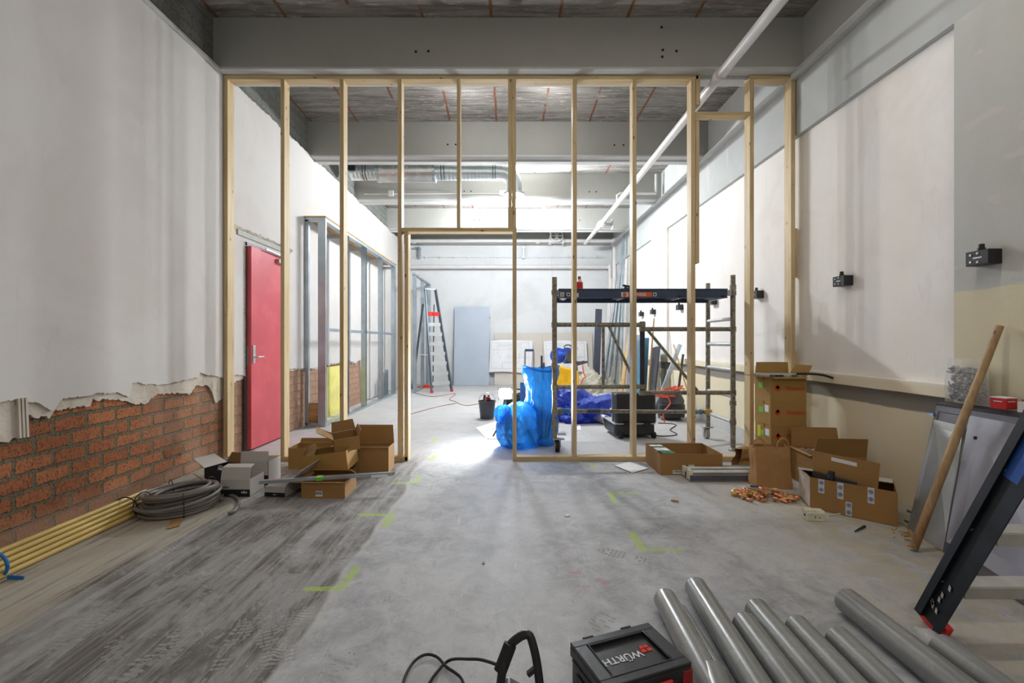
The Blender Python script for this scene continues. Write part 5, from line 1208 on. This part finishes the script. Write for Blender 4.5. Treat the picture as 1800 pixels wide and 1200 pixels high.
# front step ladder
fl_ = thing('step_ladder', 'near step ladder with black rails and a red foot at the right edge', 'ladder', (2.0, 1.8, 0))
def rp(t, o, x):  # along the rail, o across
    a = Vector((x, 1.815, .03)); dirv = Vector((0, -.413, .911)); ac = Vector((0, .911, .413)); return a+dirv*t+ac*o
for x, sg in ((1.68, -1), (2.27, 1)):
    mb = MB().slab(rp(0, -.045, x), rp(2.2, -.045, x+.0), rp(2.2, .045, x), rp(0, .045, x), .004)
    for o in (-.043, .043): mb.beam(rp(0, o, x-.012*sg*-1), rp(2.2, o, x-.012*sg*-1), .028, .006, (1, 0, 0))
    for o in (-.030, .030): mb.beam(rp(0, o, x+.004*sg), rp(2.2, o, x+.004*sg), .004, .006, (1, 0, 0))
    obj('rail', mb, RAILB, fl_, world=True)
    plabel(obj('rail_foot', MB().slab(rp(-.035, -.05, x+.014), rp(.03, -.05, x+.014), rp(.03, .05, x+.014), rp(-.035, .05, x+.014), .03), RED, fl_, world=True, bevel=.003), 'red plastic foot')
mb = MB()
for t in (.2, .47, .74): mb.tube([rp(t, .03, 1.674), rp(t, .03, 1.680)], .006, 8)
obj('rivet', mb, STEEL, fl_, world=True)
plabel(obj('blue_sheen_band', MB().slab(rp(.72, -.028, 1.6765), rp(.98, -.028, 1.6765), rp(.98, .028, 1.6765), rp(.72, .028, 1.6765), .002), RAILSHEEN, fl_, world=True), 'painted blue sheen on the rail')  # sheen of the dark rail put in as a blue strip
mb = MB(); rn = random.Random(8)
for k in range(7):
    t0 = .05+rn.random()*.14; o = rn.uniform(-.02, .02); mb.slab(rp(t0, o, 1.6755), rp(t0+.02, o+.004, 1.6755), rp(t0+.025, o+.014, 1.6755), rp(t0+.003, o+.010, 1.6755), .001)
plabel(obj('paint_splash', mb, CARDW, fl_, world=True), 'white paint splashes')
STEPM = simple('step_grey', C(168, 168, 166), .45, .15)
for t in (.22, .49, .76, 1.03, 1.30):
    c = rp(t, 0, 1.69); obj('step', MB().bb((1.684, c.y-.04, c.z-.012), (2.266, c.y+.04, c.z+.012)).bb((1.686, c.y-.045, c.z-.032), (2.264, c.y-.039, c.z+.010)).bb((1.686, c.y+.030, c.z-.03), (2.264, c.y+.035, c.z-.011)), STEPM, fl_, world=True, bevel=.002)
obj('stay', MB().beam(rp(.1, .03, 1.69), rp(.22, .02, 1.86), .02, .006), ALU, fl_, world=True)

# ------------------------------------------------------------------ grey pipes in the foreground
def gpipe(x0, x1, Ye, r, label, gr=None, col=None):
    t = thing('grey_pipe', label, 'pipe', (x1, 1.0, r), 0, gr)
    obj('pipe_wall', MB().pipe((x0, Ye, r), (x1, .2, r), r, r-.004, 40), GREYP, t, world=True, smooth=True)
    if col: obj('socket_end', MB().pipe((x0+(x1-x0)*.0, 1.50, r), (x0+(x1-x0)*.3, 1.38, r), r+.004, r, 40), GREYP, t, world=True, smooth=True)
    return t
gpipe(.672, .60, 1.945, .048, 'thick grey pipe next to the tool case, leftmost of the thick pipes', col=True)
gpipe(.735, .700, 1.93, .019, 'thin dark grey pipe between the two leftmost thick pipes')
gpipe(.842, .70, 2.04, .048, 'thick grey pipe reaching furthest into the room, second of the thick pipes')
gpipe(.925, .82, 1.78, .047, 'thick grey pipe, third of the thick pipes from the tool case')
gpipe(1.022, .925, 1.87, .048, 'thick grey pipe, fourth of the thick pipes from the tool case')
gpipe(1.118, 1.03, 1.76, .047, 'thick grey pipe, fifth of the thick pipes from the tool case')
gpipe(1.225, 1.14, 1.69, .047, 'thick grey pipe, sixth of the thick pipes, with a short front end')
gpipe(1.437, 1.40, 1.93, .052, 'dusty thick grey pipe lying apart from the row, towards the ladder')
gpipe(1.563, 1.54, 1.64, .048, 'thick grey pipe at the ladder foot with a clear bottle at its end')
tag(obj('clear_bottle', MB().lathe([(.03, 0), (.034, .01), (.034, .10), (.012, .14), (.012, .15)], 18), CLEAR, smooth=True), 'clear plastic bottle end sticking out of the rightmost grey pipe', 'bottle')
cbt = bpy.data.objects['clear_bottle']; cbt.location = (1.567, 1.60, .045); cbt.rotation_euler = (-PI/2, 0, 0)

# ------------------------------------------------------------------ tool case
v1 = Vector((.294, .108, 0)); ang = math.atan2(v1.y, v1.x)
tcs = thing('tool_case', 'black and red tool case with a logo on its recessed lid', 'tool case', (.206, 1.515, 0), ang)
W_, D_, H_ = .313, .215, .15        # local: x along far edge, y negative towards the camera
obj('base_shell', MB().bb((.004, -D_+.006, .0), (W_-.004, -.004, .105)), CASE, tcs, bevel=.008)
mb = MB().bb((0, -D_, .105), (W_, 0, .138))
mb.bb((0, -D_, .138), (W_, -D_+.028, H_)).bb((0, -.030, .138), (W_, 0, H_)).bb((0, -D_+.028, .138), (.045, -.030, H_)).bb((W_-.045, -D_+.028, .138), (W_, -.030, H_))
obj('lid', mb, CASE, tcs, bevel=.003)
obj('lid_rim', MB().tube(smooth_path([(.06, -.036, .148), (W_-.06, -.036, .148), (W_-.05, -.045, .148), (W_-.05, -D_+.04, .148), (W_-.06, -D_+.032, .148), (.06, -D_+.032, .148), (.05, -D_+.04, .148), (.05, -.045, .148), (.06, -.036, .148)], 4), .0035, 8, False), BLACK, tcs, smooth=True)
for x in (.07, .22): obj('hinge', MB().bb((x-.02, -.002, .12), (x+.02, .006, .152)), BLACK, tcs, bevel=.002)
obj('side_groove', MB().bb((-.002, -.18, .03), (.002, -.04, .075)).bb((-.004, -.20, .10), (.0, -.02, .108)), BLACK, tcs, bevel=.002)
plabel(obj('latch', MB().bb((.17, -D_-.012, .07), (.235, -D_, .12)).bb((.18, -D_-.022, .075), (.225, -D_-.012, .09)), RED, tcs, bevel=.004), 'red latch')
plabel(obj('corner_guard', MB().bb((W_-.035, -D_-.003, .0), (W_+.003, -D_+.04, .13)), simple('dark_red_plastic', C(150, 36, 36), .5), tcs, bevel=.004), 'red corner guard')
obj('paper_label', MB().bb((.06, -D_-.002, .06), (.13, -D_, .10)), WHITEP, tcs)
text('WÜRTH', .040, WHITEINK, tcs, (.130, -.112, .1392), (0, 0, PI), 'brand_text', .012)
lg = MB(); cx, cy = .225, -.098
for dx0, dx1 in ((-.020, -.002), (.002, .020)):
    lg.bb((cx+dx0, cy-.016, .1385), (cx+dx1, cy-.002, .1398)); lg.bb((cx+dx0*.75, cy+.001, .1385), (cx+dx1*.75, cy+.015, .1398))
plabel(obj('logo', lg, REDINK, tcs), 'red emblem')
# portable lamp / tool with carrying handle at the bottom edge
hl = thing('portable_lamp', 'black carrying handle and body of a portable lamp at the bottom edge', 'lamp', (.0, 1.36, 0))
Yh = 1.36
g0, g1, g2, g3, g4 = P(882, 1185, Yh-.03), P(893, 1140, Yh), P(912, 1120, Yh+.01), P(928, 1115, Yh+.01), P(936, 1130, Yh)
obj('handle_frame', MB().tube(smooth_path([(g0.x-.01, g0.y, .06), g0, g1, g2, g3, g4, P(946, 1180, Yh-.02), (P(955, 1240, Yh).x, Yh-.05, .01)], 5), .013, 10), BLACK, hl, world=True, smooth=True)
obj('grip', MB().tube([P(879, 1180, Yh-.02), P(897, 1132, Yh+.002)], .020, 12), RUBBER, hl, world=True, smooth=True)
obj('lamp_body', MB().box((P(905, 1215, Yh-.04).x, Yh-.02, .06), (.11, .10, .11), Matrix.Rotation(.5, 3, 'Y')), FRAMEG, hl, world=True, bevel=.01)
obj('brace', MB().beam(P(928, 1185, Yh-.02), P(944, 1172, Yh-.02), .015, .012), BLACK, hl, world=True)
obj('cord', MB().tube(smooth_path([P(885, 1172, Yh), P(850, 1160, 1.45), P(825, 1158, 1.5), F(790, 1170)+Vector((0, 0, .02)), F(765, 1190)+Vector((0, 0, .01)), F(748, 1215)+Vector((0, 0, .006))]), .005, 8), RUBBER, hl, world=True, smooth=True)
fl([(705, 1225), (712, 1195), (728, 1168), (748, 1156), (768, 1160), (785, 1178), (800, 1188), (812, 1200), (820, 1225)], .005, RUBBER, 'power_cord', 'black cord loop on the floor at the bottom edge left of the lamp handle', z=.012)
